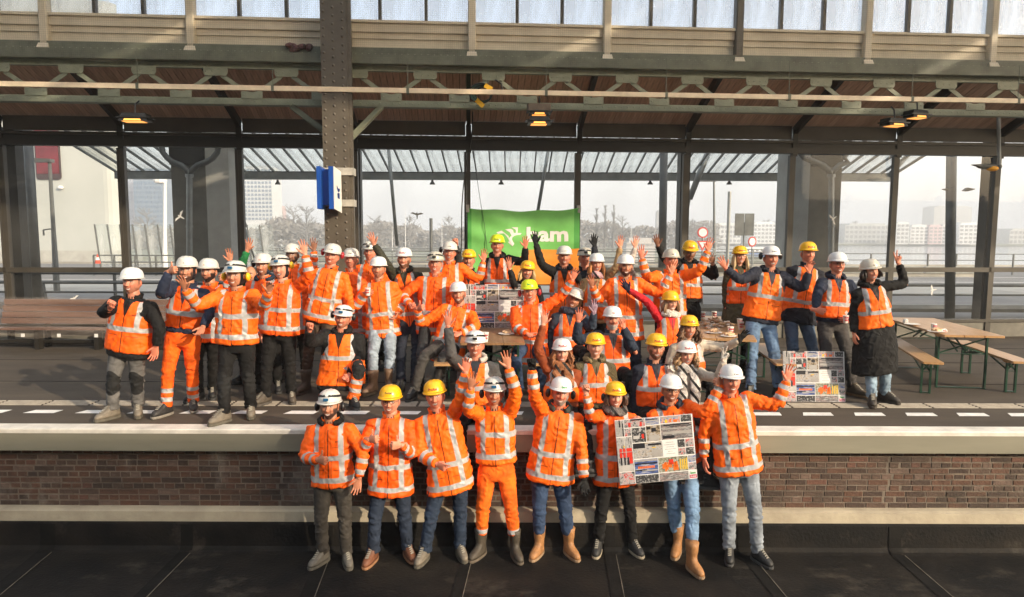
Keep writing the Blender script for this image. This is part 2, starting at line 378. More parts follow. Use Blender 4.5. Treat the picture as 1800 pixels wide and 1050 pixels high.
# ================================================================ glass wall (building coordinates)
TW = 13.2
gw = B('glass_wall', 'glazed station wall of tall panes in dark steel frames behind the group', 'wall')
zt = 3.66; zb = .34; zm = bpl(1100, 474, TW).z
zh = [bpl(900, y, TW).z for y in (268, 262, 247, 240, 225)]
ks = range(-5, 8)
pm = MB().box((-.035, -.06, 0), (.035, .05, 3.95)).box((-.085, -.075, 0), (-.036, .02, 3.6)).mesh('post', m_steel2)
pmd = MB().box((-.05, -.09, 3.58), (.05, -.062, 4.1)).mesh('bracket', m_steel)
for k in ks:
    s = S0+k*BAY; link('post', pm, gw, (s, TW, 0)); link('bracket', pmd, gw, (s, TW, 0))
MB().box((S0-5.1*BAY, TW-.075, zm-.05), (S0+7.1*BAY, TW-.061, zm+.045)).box((S0-5.1*BAY, TW-.061, zm-.02), (S0+7.1*BAY, TW+.03, zm+.02)).build('transom', m_steel2, gw)
MB().box((S0-5.1*BAY, TW-.078, .30), (S0+7.1*BAY, TW+.03, .36)).build('sill', m_steel2, gw)
MB().box((S0-5.1*BAY, TW-.05, 0), (S0+7.1*BAY, TW+.03, .30)).build('plinth', mat('plinth', (.16, .15, .125), .7, .3, 2, .2), gw)
MB().box((S0-5.1*BAY, TW-.10, 3.63), (S0+7.1*BAY, TW+.03, 3.74)).build('head_rail', m_steel, gw)
MB().box((S0-5.1*BAY, TW-.06, 3.74), (S0+7.1*BAY, TW+.02, 3.87)).build('head_panel', m_steel, gw)
MB().box((S0-5.1*BAY, TW-.09, 3.83), (S0+7.1*BAY, TW-.061, 3.885)).build('channel', m_steel2, gw)
for k in list(ks)[:-1]:
    s = S0+k*BAY
    MB().box((s+.06, TW-.05, 3.90), (s+BAY-.06, TW-.03, 4.16)).build('panel', m_head, gw)
    for z0_, z1_ in ((.36, zm-.05), (zm+.045, 3.63)):
        o = MB().add([(0, 0, 0), (BAY-.1, 0, 0), (BAY-.1, 0, z1_-z0_), (0, 0, z1_-z0_)], [(0, 1, 2, 3)]).build('pane', m_glass, gw, loc=(s+.05, TW, z0_))
# main inner steel columns just outside the wall
for px, lab in ((33, 'square dark steel column behind the leftmost panes'), (628, 'square dark steel column right beside the riveted column'), (1199, 'square dark steel column behind the post right of the green banner'), (1733, 'square dark steel column behind the far right post')):
    s = bpl(px, 400, TW+.3).x
    c = thing('steel_column', lab, 'column', (s*cT-(TW+.3)*sT, s*sT+(TW+.3)*cT, 0), TH, 'square steel columns along the glass wall')
    MB().box((-.095, -.12, 0), (.095, .12, 4.3)).build('shaft', m_steel, c)
    MB().box((-.16, -.15, 0), (.16, .15, .03)).build('base_plate', m_steel, c)
# bird silhouettes stuck on the panes
bird = [(-.5, .12), (-.3, .2), (-.08, .1), (0, .22), (.05, .09), (.28, .17), (.5, .08), (.3, .03), (.06, -.02), (.04, -.3), (-.02, -.32), (-.05, -.03), (-.25, .06)]
for px, py, sc_, rz, dk in ((317, 381, .26, 1.0, 0), (733, 378, .26, 0, 1), (1465, 385, .25, 2.2, 0), (131, 525, .2, .5, 0), (1640, 510, .24, 1.7, 0), (1120, 522, .22, .3, 0)):
    p = bpl(px, py, TW-.012)
    v = [(p.x+sc_*(a*math.cos(rz)-b_*math.sin(rz)), TW-.012, p.z+sc_*(a*math.sin(rz)+b_*math.cos(rz))) for a, b_ in bird]
    MB().add(v, [tuple(range(len(v)))]).build('bird_silhouette', m_wht if not dk else mat('grey_decal', (.2, .2, .17), .6), gw)

# ================================================================ canopy soffit: rafters and planks
TG = 11.0                                   # plane of girder and clerestory
zs0 = 4.16; sl_ = .41; zs1 = zs0 + (TW-TG)*sl_ + .05
cr = B('canopy_roof', 'sloping canopy roof with reddish plank soffit on dark rafters above the platform', 'canopy roof')
L_ = math.hypot(TW+.1-TG, (TW+.1-TG)*sl_)
ang = math.atan(sl_)
npl = 0; bw_ = .112
pms = [MB().box((0, 0, 0), (bw_-.008, L_, .02)).mesh('plank', m) for m in m_planks]
x = S0-5*BAY
Smax = S0+7*BAY; allp = int((Smax-x)/bw_)
for i in range(allp):
    o = link('plank', pms[int(hashn(i)*3)], cr, (x+i*bw_, TW+.1, zs0-.02+(hashn(i*7)-.5)*.006), (ang, 0, math.pi)); o.location.x += bw_
MB().add([(S0-5*BAY, TW+.1, zs0+.03), (Smax, TW+.1, zs0+.03), (Smax, TG-.0, zs0+.03+(TW+.1-TG)*sl_), (S0-5*BAY, TG-.0, zs0+.03+(TW+.1-TG)*sl_)], [(0, 1, 2, 3)]).build('roof_deck', m_steel, cr)
rm = MB().bar((0, TW-.02, zs0-.10), (0, TG+.06, zs0-.10+(TW-.02-TG-.06)*sl_), .07, .15).mesh('rafter', m_steel)
for k in ks: link('rafter', rm, cr, (S0+k*BAY, 0, 0))
for tt in (TW-.6, ):
    MB().box((S0-5*BAY, tt, zs0-.06+(TW-tt)*sl_), (Smax, tt+.05, zs0-.02+(TW-tt)*sl_)).build('purlin', m_head, cr)

# ================================================================ lattice girder, conduit rail
zgt = [bpl(900, y, TG).z for y in (118, 131, 181, 192)]
lg = B('lattice_girder', 'grey green riveted lattice girder spanning the platform above the heaters', 'girder')
sa, sb = S0-5*BAY, Smax
colS = bpl(591, 300, 10.7).x
MB().box((sa, TG-.05, zgt[1]), (sb, TG+.02, zgt[0]+.02)).box((sa, TG-.12, zgt[0]+.021), (sb, TG+.10, zgt[0]+.04)).build('top_chord', m_green, lg)
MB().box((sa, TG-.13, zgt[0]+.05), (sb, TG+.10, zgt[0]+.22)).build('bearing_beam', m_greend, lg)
MB().box((sa, TG-.045, zgt[3]), (sb, TG+.01, zgt[2])).box((sa, TG-.10, zgt[3]-.012), (sb, TG+.05, zgt[3]-.001)).build('bottom_chord', m_green, lg)
gp = MB().prism([(-.18, -.052, 0), (.18, -.052, 0), (.18, -.052, -.085), (.16, -.052, -.125), (-.16, -.052, -.125), (-.18, -.052, -.085)], (0, -.012, 0)).mesh('gusset_plate', m_green)
gp2 = MB().prism([(-.16, -.047, 0), (.16, -.047, 0), (.16, -.047, .10), (-.16, -.047, .10)], (0, -.012, 0)).mesh('gusset_plate', m_green)
dz = zgt[1]-zgt[2]
dm = [MB().bar((0, -.03, -.10), (s_*BAY/4*1.0, -.03, -dz-.03), .065, .014, (0, 1, 0)).mesh('diagonal', m_green) for s_ in (1, -1)]
def rivet(b, x, y, z, r=.012, ax='y'):
    b.add([(x-r, y, z-r*.4), (x-r*.4, y, z-r), (x+r*.4, y, z-r), (x+r, y, z-r*.4), (x+r, y, z+r*.4), (x+r*.4, y, z+r), (x-r*.4, y, z+r), (x-r, y, z+r*.4), (x, y-r*.75, z)],
          [(i, (i+1) % 8, 8) for i in range(8)])
rv = MB()
for k in range(-10, 15):
    s = S0+(k+.25)*BAY/2+.12
    link('gusset_plate', gp, lg, (s, TG, zgt[1]+.012)); link('gusset_plate', gp2, lg, (s+BAY/4, TG, zgt[2]-.01))
    for d_ in dm: link('diagonal', d_, lg, (s+(.08 if d_ is dm[0] else -.08), TG, zgt[1]))
    for dx_ in (-.14, -.05, .05, .14): rivet(rv, s+dx_, TG-.064, zgt[1]-.05)
    for dx_ in (-.12, .12): rivet(rv, s+dx_, TG-.064, zgt[1]-.11); rivet(rv, s+BAY/4+dx_, TG-.059, zgt[2]+.05)
x = sa
while x < sb:
    rivet(rv, x, TG-.05, (zgt[0]+zgt[1])/2-.012, .013); rivet(rv, x+.05, TG-.13, zgt[0]+.12, .012); rivet(rv, x, TG-.045, (zgt[2]+zgt[3])/2, .013); x += .10
rv.build('rivets', m_green, lg, kind='stuff')
# knee braces at the column
for s_, x0_, x1_ in ((-1, 512, 566), (1, 672, 610)):
    a = bpl(x0_, 187, 10.93); b_ = bpl(x1_, 250 if s_ > 0 else 228, 10.93)
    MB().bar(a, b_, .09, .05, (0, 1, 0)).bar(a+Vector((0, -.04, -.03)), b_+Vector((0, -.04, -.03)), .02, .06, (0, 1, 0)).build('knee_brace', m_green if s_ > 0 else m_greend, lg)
TC = 10.5
cr_ = B('conduit_rail', 'long pale cable duct hanging in front of the lattice girder', 'cable duct')
za = bpl(900, 163, TC).z
MB().box((sa, TC-.03, za-.035), (sb, TC+.03, za+.035)).build('duct', m_rail, cr_)
for px in (243, 480, 717, 960, 1171, 1387, 1603, 1790):
    s = bpl(px, 160, TC).x
    MB().tube([(s, TC, za+.03), (s, TC, za+.55)], .006, 5).box((s-.02, TC-.035, za-.045), (s+.02, TC+.035, za+.045)).build('hanger', m_greend, cr_)

# ================================================================ riveted column
rc = B('riveted_column', 'big riveted brown grey iron column with blue boxes strapped to it', 'column')
c0 = bpl(591, 300, 10.5).x; hw = .19; TCf = 10.5
MB().box((c0-hw, TCf, 0), (c0+hw, TCf+.02, 7)).build('front_plate', m_col, rc)
MB().box((c0-hw+.02, TCf+.021, 0), (c0-hw+.04, TCf+.42, 7)).box((c0+hw-.04, TCf+.021, 0), (c0+hw-.02, TCf+.42, 7)).build('web_plate', m_col, rc)
MB().box((c0-hw, TCf+.421, 0), (c0+hw, TCf+.44, 7)).build('rear_plate', m_col, rc)
MB().box((c0+hw-.018, TCf+.022, 0), (c0+hw+.05, TCf+.035, 7)).box((c0+hw+.05, TCf+.022, 0), (c0+hw+.06, TCf+.09, 7)).build('flange', m_col, rc)
rv = MB(); z = .1
while z < 6.9:
    for dx_ in (-.145, .13): rivet(rv, c0+dx_, TCf, z, .022)
    rivet(rv, c0-.01, TCf, z+.06, .022); rivet(rv, c0+hw+.03, TCf+.022, z+.03, .012); z += .118
rv.build('rivets', m_col, rc, kind='stuff')
zs_ = [bpl(590, y, TCf-.02).z for y in (295, 308, 351, 363)]
for a, b_ in ((zs_[1], zs_[0]), (zs_[3], zs_[2])):
    MB().box((c0-hw-.07, TCf-.03, a), (c0+hw+.07, TCf-.018, b_)).box((c0-hw-.07, TCf-.018, a), (c0-hw-.058, TCf+.2, b_)).box((c0+hw+.058, TCf-.018, a), (c0+hw+.07, TCf+.2, b_)).build('strap', mat('strap_steel', (.42, .40, .35), .4, .2, 8), rc)
# sign box: a casing with two blue ends seen edge-on
sb_ = B('sign_box', 'blue and white double sided sign box strapped to the riveted column', 'sign')
xa_, xb_ = bpl(560, 330, 10.25).x, bpl(597, 330, 10.25).x; zz0, zz1 = bpl(577, 368, 10.25).z, bpl(577, 294, 10.25).z
MB().box((xa_, 10.12, zz0), (xa_+.06, 10.42, zz1)).build('side_panel', m_blue, sb_)
MB().box((xa_+.061, 10.24, zz0+.06), (xa_+.17, 10.42, zz1-.03)).build('back_panel', m_blue, sb_)
MB().box((xa_+.171, 10.12, zz0), (xa_+.24, 10.42, zz1)).build('side_panel', m_blue, sb_)
face = MB().prism([(xa_+.241, 10.12, zz0), (xa_+.241, 10.12, zz1), (xa_+.285, 10.44, zz1-.05), (xa_+.285, 10.44, zz0-.05)], (.012, -.003, 0)).build('face_panel', m_wht, sb_)
# the oblique face carries a small blue double-arrow mark
fz = (zz0+zz1)/2
def facept(a, h): return Vector((xa_+.2545+a*.044, 10.113+a*.32, fz+h-.05*a))
for pts in (((.35, .06), (.5, .02), (.5, -.03), (.35, .01)), ((.5, .02), (.75, .04), (.75, 0), (.5, -.03)), ((.4, -.05), (.7, -.03), (.7, -.12), (.4, -.12))):
    MB().add([facept(*p)+Vector((.002, -.002, 0)) for p in pts], [(0, 1, 2, 3), (3, 2, 1, 0)]).build('mark', m_blue, face)

# ================================================================ clerestory above the girder
cs = B('clerestory', 'cream painted clerestory with frosted panes and netting at the top of the picture', 'clerestory')
zc = [bpl(900, y, TG).z for y in (108, 98, 60, 52, 47)]
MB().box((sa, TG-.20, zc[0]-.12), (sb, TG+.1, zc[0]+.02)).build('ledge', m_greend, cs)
MB().box((sa, TG-.02, zc[0]+.02), (sb, TG+.04, zc[2]-.03)).build('apron_panel', m_cream, cs)
MB().box((sa, TG-.045, zc[1]+.20), (sb, TG-.021, zc[1]+.225)).box((sa, TG-.06, zc[2]-.03), (sb, TG+.04, zc[3]+.03)).box((sa, TG-.10, zc[3]+.031), (sb, TG+.04, zc[3]+.07)).build('moulding', m_cream, cs)
for k in ks:
    s = S0+k*BAY+.05; d = (k == 2)
    MB().box((s-.06, TG-.13, zc[0]+.02), (s+.06, TG+.03, 8), bev=.015).build('post', m_cream if not d else m_col, cs)
    MB().prism([(s-.09, TG-.2, zc[0]-.02), (s+.09, TG-.2, zc[0]-.02), (s+.07, TG-.14, zc[0]+.10), (s-.07, TG-.14, zc[0]+.10)], (0, .05, 0)).build('foot', m_cream, cs)
    for j in (1, 2):
        x = s+j*BAY/3
        MB().box((x-.025, TG-.05, zc[3]+.07), (x+.025, TG+.03, 8)).build('glazing_bar', m_steel2, cs)
    for j in range(3):
        x = s+j*BAY/3+.03
        MB().add([(x, TG, zc[3]+.07), (x+BAY/3-.06, TG, zc[3]+.07), (x+BAY/3-.06, TG, 8), (x, TG, 8)], [(0, 1, 2, 3)]).build('pane', m_frost, cs)
# bird netting: a fine grid of cord
mn, tn, bn = nodes('net_cord'); bn.inputs['Base Color'].default_value = (.22, .20, .15, 1); bn.inputs['Roughness'].default_value = .8
tcn = tn.nodes.new('ShaderNodeTexCoord'); br = tn.nodes.new('ShaderNodeTexBrick'); br.offset = 0; br.inputs['Scale'].default_value = 30; br.inputs['Mortar Size'].default_value = .024
br.inputs['Brick Width'].default_value = .9; br.inputs['Row Height'].default_value = .9; br.inputs['Mortar Smooth'].default_value = .3
spx = tn.nodes.new('ShaderNodeSeparateXYZ'); cbx = tn.nodes.new('ShaderNodeCombineXYZ')
tn.links.new(tcn.outputs['Object'], spx.inputs[0]); tn.links.new(spx.outputs[0], cbx.inputs[0]); tn.links.new(spx.outputs[2], cbx.inputs[1])
tn.links.new(cbx.outputs[0], br.inputs[0]); tn.links.new(br.outputs['Fac'], bn.inputs['Alpha'])
net = MB(); nx = 90; v = []
for i in range(nx+1):
    x = sa+(sb-sa)*i/nx
    for j, (yy, z) in enumerate(((TG-.24, zc[0]-.16), (TG-.27, zc[0]+.3), (TG-.24, zc[0]+1.2), (TG-.22, 8))):
        v.append((x, yy+.012*math.sin(i*1.7+j), z+(.03*math.cos(i*2*math.pi/7.5) if j == 0 else 0)))
net.add(v, [(i*4+j, (i+1)*4+j, (i+1)*4+j+1, i*4+j+1) for i in range(nx) for j in range(3)])
tag(net.build('bird_net', mn, rot=TH), 'fine bird netting stretched in front of the clerestory', 'net')
cl_ = bpl(530, 92, TG-.12)
b = MB()
rr = random.Random(3)
for i in range(14):
    q = cl_ + Vector((rr.uniform(-.2, .12), rr.uniform(-.05, .05), rr.uniform(-.02, .1))); b.sph(q, (rr.uniform(.04, .09), .05, rr.uniform(.03, .06)), 7, 5)
me_ = b.mesh('bag', mat('red_bag', (.10, .025, .03), .35, .5, 25, .6))
link('rag', me_, None, rot=TH, label='crumpled dark red bag lying on the clerestory ledge left of the column', cat='bag')

# ================================================================ heaters, cables, lamp arm
def heater(px, py, t, w_=.36, lab='', yaw=0.0, lit=True):
    p = bpl(px, py, t); o = B('patio_heater', lab, 'heater', 'radiant heaters under the girder')
    o.location = (p.x*cT-p.y*sT, p.x*sT+p.y*cT, p.z); o.rotation_euler = (0, 0, TH+yaw)
    h = MB().prism([(-w_/2, -.09, .0), (w_/2, -.09, .0), (w_/2-.04, -.06, .12), (-w_/2+.04, -.06, .12)], (0, .2, 0)).box((-w_/2-.03, -.1, .045), (w_/2+.03, .12, .06)).build('housing', m_black, o)
    MB().prism([(-w_/2+.05, -.085, -.004), (w_/2-.07, -.085, -.004), (w_/2-.07, .08, -.004), (-w_/2+.05, .08, -.004)], (0, 0, -.004)).build('glowing_element', m_amber, o)
    MB().prism([(-w_/2+.08, -.094, .004), (w_/2-.09, -.094, .004), (w_/2-.10, -.092, .03), (-w_/2+.09, -.092, .03)], (0, .002, 0)).build('glowing_element', m_amber, o)
    MB().tube([(0, 0, .1), (0, .02, .26), (.02, .1, .32)], .012, 5).build('bracket', m_black, o)
    return o
heater(238, 214, 10.75, .42, 'black radiant heater glowing amber, alone left of the riveted column')
heater(948, 203, 10.72, .33, 'upper heater of the amber lit pair above the green banner')
heater(948, 219, 10.72, .36, 'lower heater of the amber lit pair above the green banner')
heater(1572, 222, 10.7, .38, 'lower left heater of the pair near the right end', .25)
heater(1612, 208, 10.8, .36, 'upper right heater of the pair near the right end', .25)
p = bpl(948, 190, 10.72)
MB().box((p.x-.19, p.y-.1, p.z-.05), (p.x+.17, p.y+.08, p.z+.05), bev=.02).build('heater_cover', mat('rusty_cover', (.14, .11, .085), .6, .3, 8), rot=TH, label='rusty brown metal cover box above the middle pair of heaters', cat='metal cover')
# cable coil hooked on the girder
cc = B('cable_coil', 'coiled black and green cables with yellow straps hanging on the girder', 'cable coil')
pc = bpl(845, 165, 10.8)
for i in range(5):
    r_ = .16-.012*i; pts = [(pc.x+r_*1.1*math.cos(a)+.01*i, pc.y-.04+.02*i, pc.z+r_*.95*math.sin(a)) for a in [k*math.pi/9 for k in range(19)]]
    MB().tube(pts, .011, 5, caps=False).build('cable_loop', mat('cable_green', (.02, .07, .05), .5) if i % 2 else m_rub, cc)
for dx_, dz_, a in ((.11, .08, .7), (-.02, -.14, 1.4)):
    MB().bar((pc.x+dx_-.05, pc.y-.09, pc.z+dz_+.03), (pc.x+dx_+.06, pc.y-.1, pc.z+dz_-.05*a), .015, .07, (0, 0, 1)).build('strap', m_yel, cc)
p1_, p2_ = bpl(870, 140, 10.85), bpl(884, 162, 10.85)
MB().tube([p1_, (p1_+p2_)/2+Vector((.04, 0, .03)), p2_], .014, 6).build('cable_end', m_rub, cc)
def cable(lab, pts, t, r_=.011):
    P = [bpl(x, y, tt) for x, y, tt in pts]; S = []
    for i in range(len(P)-1):
        for j in range(5):
            a = P[max(i-1, 0)]; b_ = P[i]; c = P[i+1]; d = P[min(i+2, len(P)-1)]; u = j/5
            S.append(.5*((2*b_)+(c-a)*u+(2*a-5*b_+4*c-d)*u*u+(3*b_-a-3*c+d)*u**3))
    S.append(P[-1]); tag(MB().tube(S, r_, 5).build('hanging_cable', m_rub, smooth=True, rot=TH), lab, 'cable', 'cables hanging by the banner')
cable('thick black cable hanging from the girder down the post left of the green banner', [(831, 195, 12.9), (829, 240, 13.05), (818, 300, 13.05), (812, 360, 13.0), (811, 430, 13.0), (807, 480, 13.0)], 0)
cable('thin black wire slanting down across the green banner', [(829, 262, 13.0), (835, 292, 13.0), (843, 345, 12.95), (852, 400, 12.95), (856, 440, 12.95)], 0, .005)
# hanging arm lamp at the right
la = B('arm_lamp', 'grey gull shaped lamp with amber lens on a drop pipe, far right', 'lamp')
p = bpl(1745, 293, 11.6); q = bpl(1755, 205, 11.6)
MB().tube([(p.x+.12, p.y, p.z+.02), (q.x, q.y, q.z)], .03, 8).build('drop_pipe', m_galv, la)
MB().add(*(lambda b: (b.v, b.f))(MB().sph((p.x-.1, p.y, p.z), (.20, .08, .05), 12, 8))).prism([(p.x-.38, p.y-.03, p.z+.03), (p.x-.2, p.y-.06, p.z-.03), (p.x-.1, p.y-.05, p.z+.05)], (0, .08, 0)).build('body', m_galvd, la, smooth=False)
MB().sph((p.x-.02, p.y-.02, p.z-.035), (.11, .075, .05), 10, 7).build('lens', mat('amber_lens', (.9, .42, .03), .25, .1), la, smooth=True)
MB().sph((p.x+.12, p.y, p.z), .045, 8, 6).build('joint', m_galvd, la, smooth=True)

# ================================================================ banner
p0, p1 = bpl(822, 366, TW-.16), bpl(1018, 372, TW-.16); W_ = p1.x-p0.x; ztop = p0.z; zbot = bpl(820, 500, TW-.16).z; H_ = ztop-zbot
ban = B('banner', 'green and orange banner with white bird logo and the word bam on the glass wall', 'banner')
ban.location = (p0.x*cT-p0.y*sT, p0.x*sT+p0.y*cT, zbot); ban.rotation_euler = (0, 0, TH)
mgr = mat('banner_green', (.17, .50, .12), .6, .12, 2.5, .05); mgr2 = mat('banner_green_hem', (.07, .32, .06), .6, .1, 3); mor = mat('banner_orange', (.75, .25, .02), .6, .12, 3)
def bshape(u, v_):    # cloth surface: sagging top edge, soft folds
    sag = -.05*math.sin(math.pi*u)*v_ - .012*v_*math.sin(u*17)
    f = .022*math.sin(u*9+v_*3)+.016*math.sin((u+v_)*15)*v_*(1-u)+.014*math.sin((1-u+v_)*17)*v_*u + .008*math.sin(v_*26+u*3)
    return Vector((u*W_, -.03+f-.03, v_*H_+sag))
bg_ = MB(); NU, NV = 60, 36
ux = lambda i: i/NU
v = [bshape(i/NU, j/NV) for i in range(NU+1) for j in range(NV+1)]; fs = []; ms = []
for i in range(NU):
    for j in range(NV):
        fs.append((i*(NV+1)+j, (i+1)*(NV+1)+j, (i+1)*(NV+1)+j+1, i*(NV+1)+j+1))
        u, vv = (i+.5)/NU, (j+.5)/NV
        orange = vv < .475 and u > .38+(vv-.18)*.52*.9 and u > .36
        ms.append(2 if orange else (1 if (u < .035 or u > .955) else 0))
bg_.v = [tuple(x) for x in v]; bg_.f = fs; bg_.m = ms
bg_.build('cloth', [mgr, mgr2, mor], ban, smooth=True)
def on_banner(poly2, name, m, par):
    b = MB(); v = [bshape(x, y)+Vector((0, -.006, 0)) for x, y in poly2]; b.add(v, [tuple(range(len(v)))]); return b.build(name, m, par)
mlogo = mat('print_white', (.74, .70, .70), .6, .06)
def pxb(x, y): return ((x-8)/1482.0, 1-(y-40)/(1005.0))       # from the zoomed crop of the banner
for poly in (((385, 345), (455, 318), (545, 385), (550, 415), (620, 335), (720, 335), (600, 520)), ((500, 300), (575, 283), (605, 300), (620, 360), (600, 400), (560, 330)), ((585, 262), (670, 257), (665, 330), (645, 335), (640, 290))):
    on_banner([pxb(*q) for q in poly], 'logo', mlogo, ban)
tmw = text_mesh('bam', 1.0, .035); bb = [v.co for v in tmw.vertices]; x0_ = min(c.x for c in bb); x1_ = max(c.x for c in bb); y0_ = min(c.y for c in bb); y1_ = max(c.y for c in bb)
ua, va = pxb(785, 465); ub, vb = pxb(1340, 255)
bmx = bmesh.new(); bmx.from_mesh(tmw); bmesh.ops.triangulate(bmx, faces=bmx.faces)
bmesh.ops.subdivide_edges(bmx, edges=[e for e in bmx.edges if e.calc_length() > .08], cuts=2, use_grid_fill=False); bmx.to_mesh(tmw); bmx.free()
for vx in tmw.vertices:
    vx.co = bshape(ua+(vx.co.x-x0_)/(x1_-x0_)*(ub-ua), va+(vx.co.y-y0_)/(y1_-y0_)*(vb-va))+Vector((0, -.007, 0))
tmw.materials.append(mlogo); link('lettering', tmw, ban)
for u in (.0, .995): MB().box((u*W_-.03, -.09, H_-.08), (u*W_+.03, .05, H_+.06)).build('tape', mat('duct_tape', (.35, .33, .31), .5), ban)
# ================================================================ outside: deck, water, far bank
m_water = mat('water', (.30, .33, .35), .12, .1, .05, .25, bscale=.8, stretch=(.3, 1, 1))
m_deck = mat('deck_concrete', (.34, .32, .28), .85, .3, .35, .2)
MB().add([(-60, 13.75, -.02), (60, 17.8, -.02), (60, 46, -.02), (-60, 46, -.02)], [(0, 1, 2, 3)]).build('bus_road', m_road, kind='structure')
MB().box((-60, 46, -1.2), (60, 46.4, .1)).build('deck_edge', m_deck, kind='structure')
MB().add([(-60, 24, .0), (60, 24, .0), (60, 27.5, .0), (-60, 27.5, .0)], [(0, 1, 2, 3)]).build('pavement', m_deck, kind='structure')
for y, a in ((18.9, .12), (30, .2), (33.5, .15), (40, .25)):
    MB().add([(-55, y, .004), (55, y, .004), (55, y+a, .004), (-55, y+a, .004)], [(0, 1, 2, 3)]).build('road_line', m_white, kind='structure')
MB().add([(-5000, 30, -8), (5000, 30, -8), (5000, 6000, -8), (-5000, 6000, -8)], [(0, 1, 2, 3)]).build('water', m_water, kind='structure')
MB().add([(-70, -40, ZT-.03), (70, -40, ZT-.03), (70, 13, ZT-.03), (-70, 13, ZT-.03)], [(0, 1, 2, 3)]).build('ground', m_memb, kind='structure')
m_bank = mat('far_bank', (.16, .17, .12), .9, .3, .02)
MB().prism([(-200, 655, -7.5), (900, 655, -7.5), (900, 655, -6), (-200, 655, -6)], (0, 900, 0)).build('far_bank', m_bank, kind='structure')
MB().prism([(-420, 235, -7.7), (95, 240, -7.7), (95, 240, -6.2), (-420, 235, -6.2)], (0, 380, 0)).build('quay', m_bank, kind='structure')

m_wb = mat('white_cladding', (.46, .47, .44), .6, .10, .12, .05, c2=(.37, .385, .36))
wbd = thing('white_building', 'huge pale curved building with a rounded red window filling the left end panes', 'building', (-45, 62, 0))
b = MB(); P_ = []
e0 = at(213, 460, 60)
for k in range(7):
    a = k*math.pi/12; P_.append((e0.x+45-1.2+1.2*math.sin(a), 60-62+1.2-1.2*math.cos(a)))
P_ += [(e0.x+45-19, 30), (-60, 30), (-60, -2)]
b.prism([(x, y, -.3) for x, y in P_], (0, 0, 22)).build('wall', m_wb, wbd)
b = MB(); P2 = [(x-(.0 if x > -29 else 0), y-.03 if y < 0 else y) for x, y in P_]
b.prism([(x, y-.04, -.5) for x, y in P_], (0, 0, 1.0)).build('plinth', m_conc, wbd)
a0, a1 = at(64, 316, 59.9), at(104, 255, 59.9)
fr = []; x0_, x1_, z0_, z1_ = a0.x+45, a1.x+45, a0.z, a1.z+1.5
for cx, cz, st in ((x1_-.25, z0_+.25, -90), (x1_-.25, z1_-.25, 0), (x0_+.25, z1_-.25, 90), (x0_+.25, z0_+.25, 180)):
    for k in range(4): a = R(st+30*k); fr.append((cx+.25*math.cos(a), -2.1, cz+.25*math.sin(a)))
wf = MB().prism(fr[::-1], (0, .12, 0)).build('window', mat('window_dark', (.05, .03, .03), .3), wbd)
MB().box((x0_+.12, -2.16, z0_+.5), (x1_-.12, -2.105, z1_-.1)).build('pane', mat('red_glass', (.14, .012, .02), .15, .3, 1), wf)
p = at(107, 330, 59.9); MB().sph((p.x+45, -2.15, p.z), (.25, .2, .17), 8, 6).build('wall_lamp', m_wht, wbd)

def lamp_post(px, y0, y1, D, r_, lab, head=None, m=None, px2=None, arm=0):
    p = at(px2 or px, y1, D); q = at(px, y0, D); o = thing('street_lamp', lab, 'street lamp', (p.x, D, 0)); m = m or m_galvd
    zb_ = p.z
    MB().tube([(0, 0, min(zb_, 0)), (0, 0, .9), ((q.x-p.x)*.4, 0, .9+(q.z-.9)*.4), (q.x-p.x, 0, q.z)], [r_*1.5, r_*1.4, r_, r_*.8], 8).build('pole', m, o)
    hx = q.x-p.x
    if head == 'arm': MB().prism([(hx-.95, -.12, q.z-.05), (hx+.1, -.12, q.z-.05), (hx+.1, -.12, q.z+.06), (hx-.7, -.12, q.z+.1)], (0, .24, 0)).build('lamp_head', m, o)
    if head == 'ball': MB().lathe((hx+arm, 0, q.z-.05), [(.05, .3), (.28, .22), (.34, .05), (.30, -.06), (.1, -.1)], 10).build('lamp_head', m_wht, o)
    if head == 'twin':
        for s_ in (1, -1): MB().prism([(hx+s_*.09, -.05, q.z), (hx+s_*.2, -.05, q.z-.02), (hx+s_*.36, -.05, q.z+.03), (hx+s_*.36, -.05, q.z+.045), (hx+s_*.18, -.05, q.z+.07)][::s_], (0, .1, 0)).build('lamp_head', m, o)
    return o
o = lamp_post(87, 283, 490, 24, .07, 'leaning grey street lamp in front of the pale curved building', 'arm', px2=99)
MB().bar((-.35, 0, 2.15), (.05, 0, 2.2), .04, .04).bar((-.35, 0, 1.95), (-.35, 0, 2.15), .04, .04).build('bracket', m_galvd, o)
lamp_post(290, 318, 452, 36, .09, 'white lamp post between the glass barrier and the concrete pillar', 'ball', m_wht, arm=-.25)
lamp_post(1255, 318, 470, 40, .07, 'slim lamp post nearest the round red bordered traffic sign', 'arm')
t_ = thing('post', 'plain pale grey post right of the slim lamp post', 'post', (at(1279, 440, 30).x, 30, 0)); MB().tube([(0, 0, 0), (0, 0, at(1279, 337, 30).z)], .075, 8).build('shaft', m_galv, t_)
t_ = thing('post', 'short dark post standing alone left of the green banner', 'post', (at(758, 440, 26).x, 26, 0)); MB().tube([(0, 0, 0), (0, 0, at(759, 384, 26).z)], .06, 8).build('shaft', m_galvd, t_)
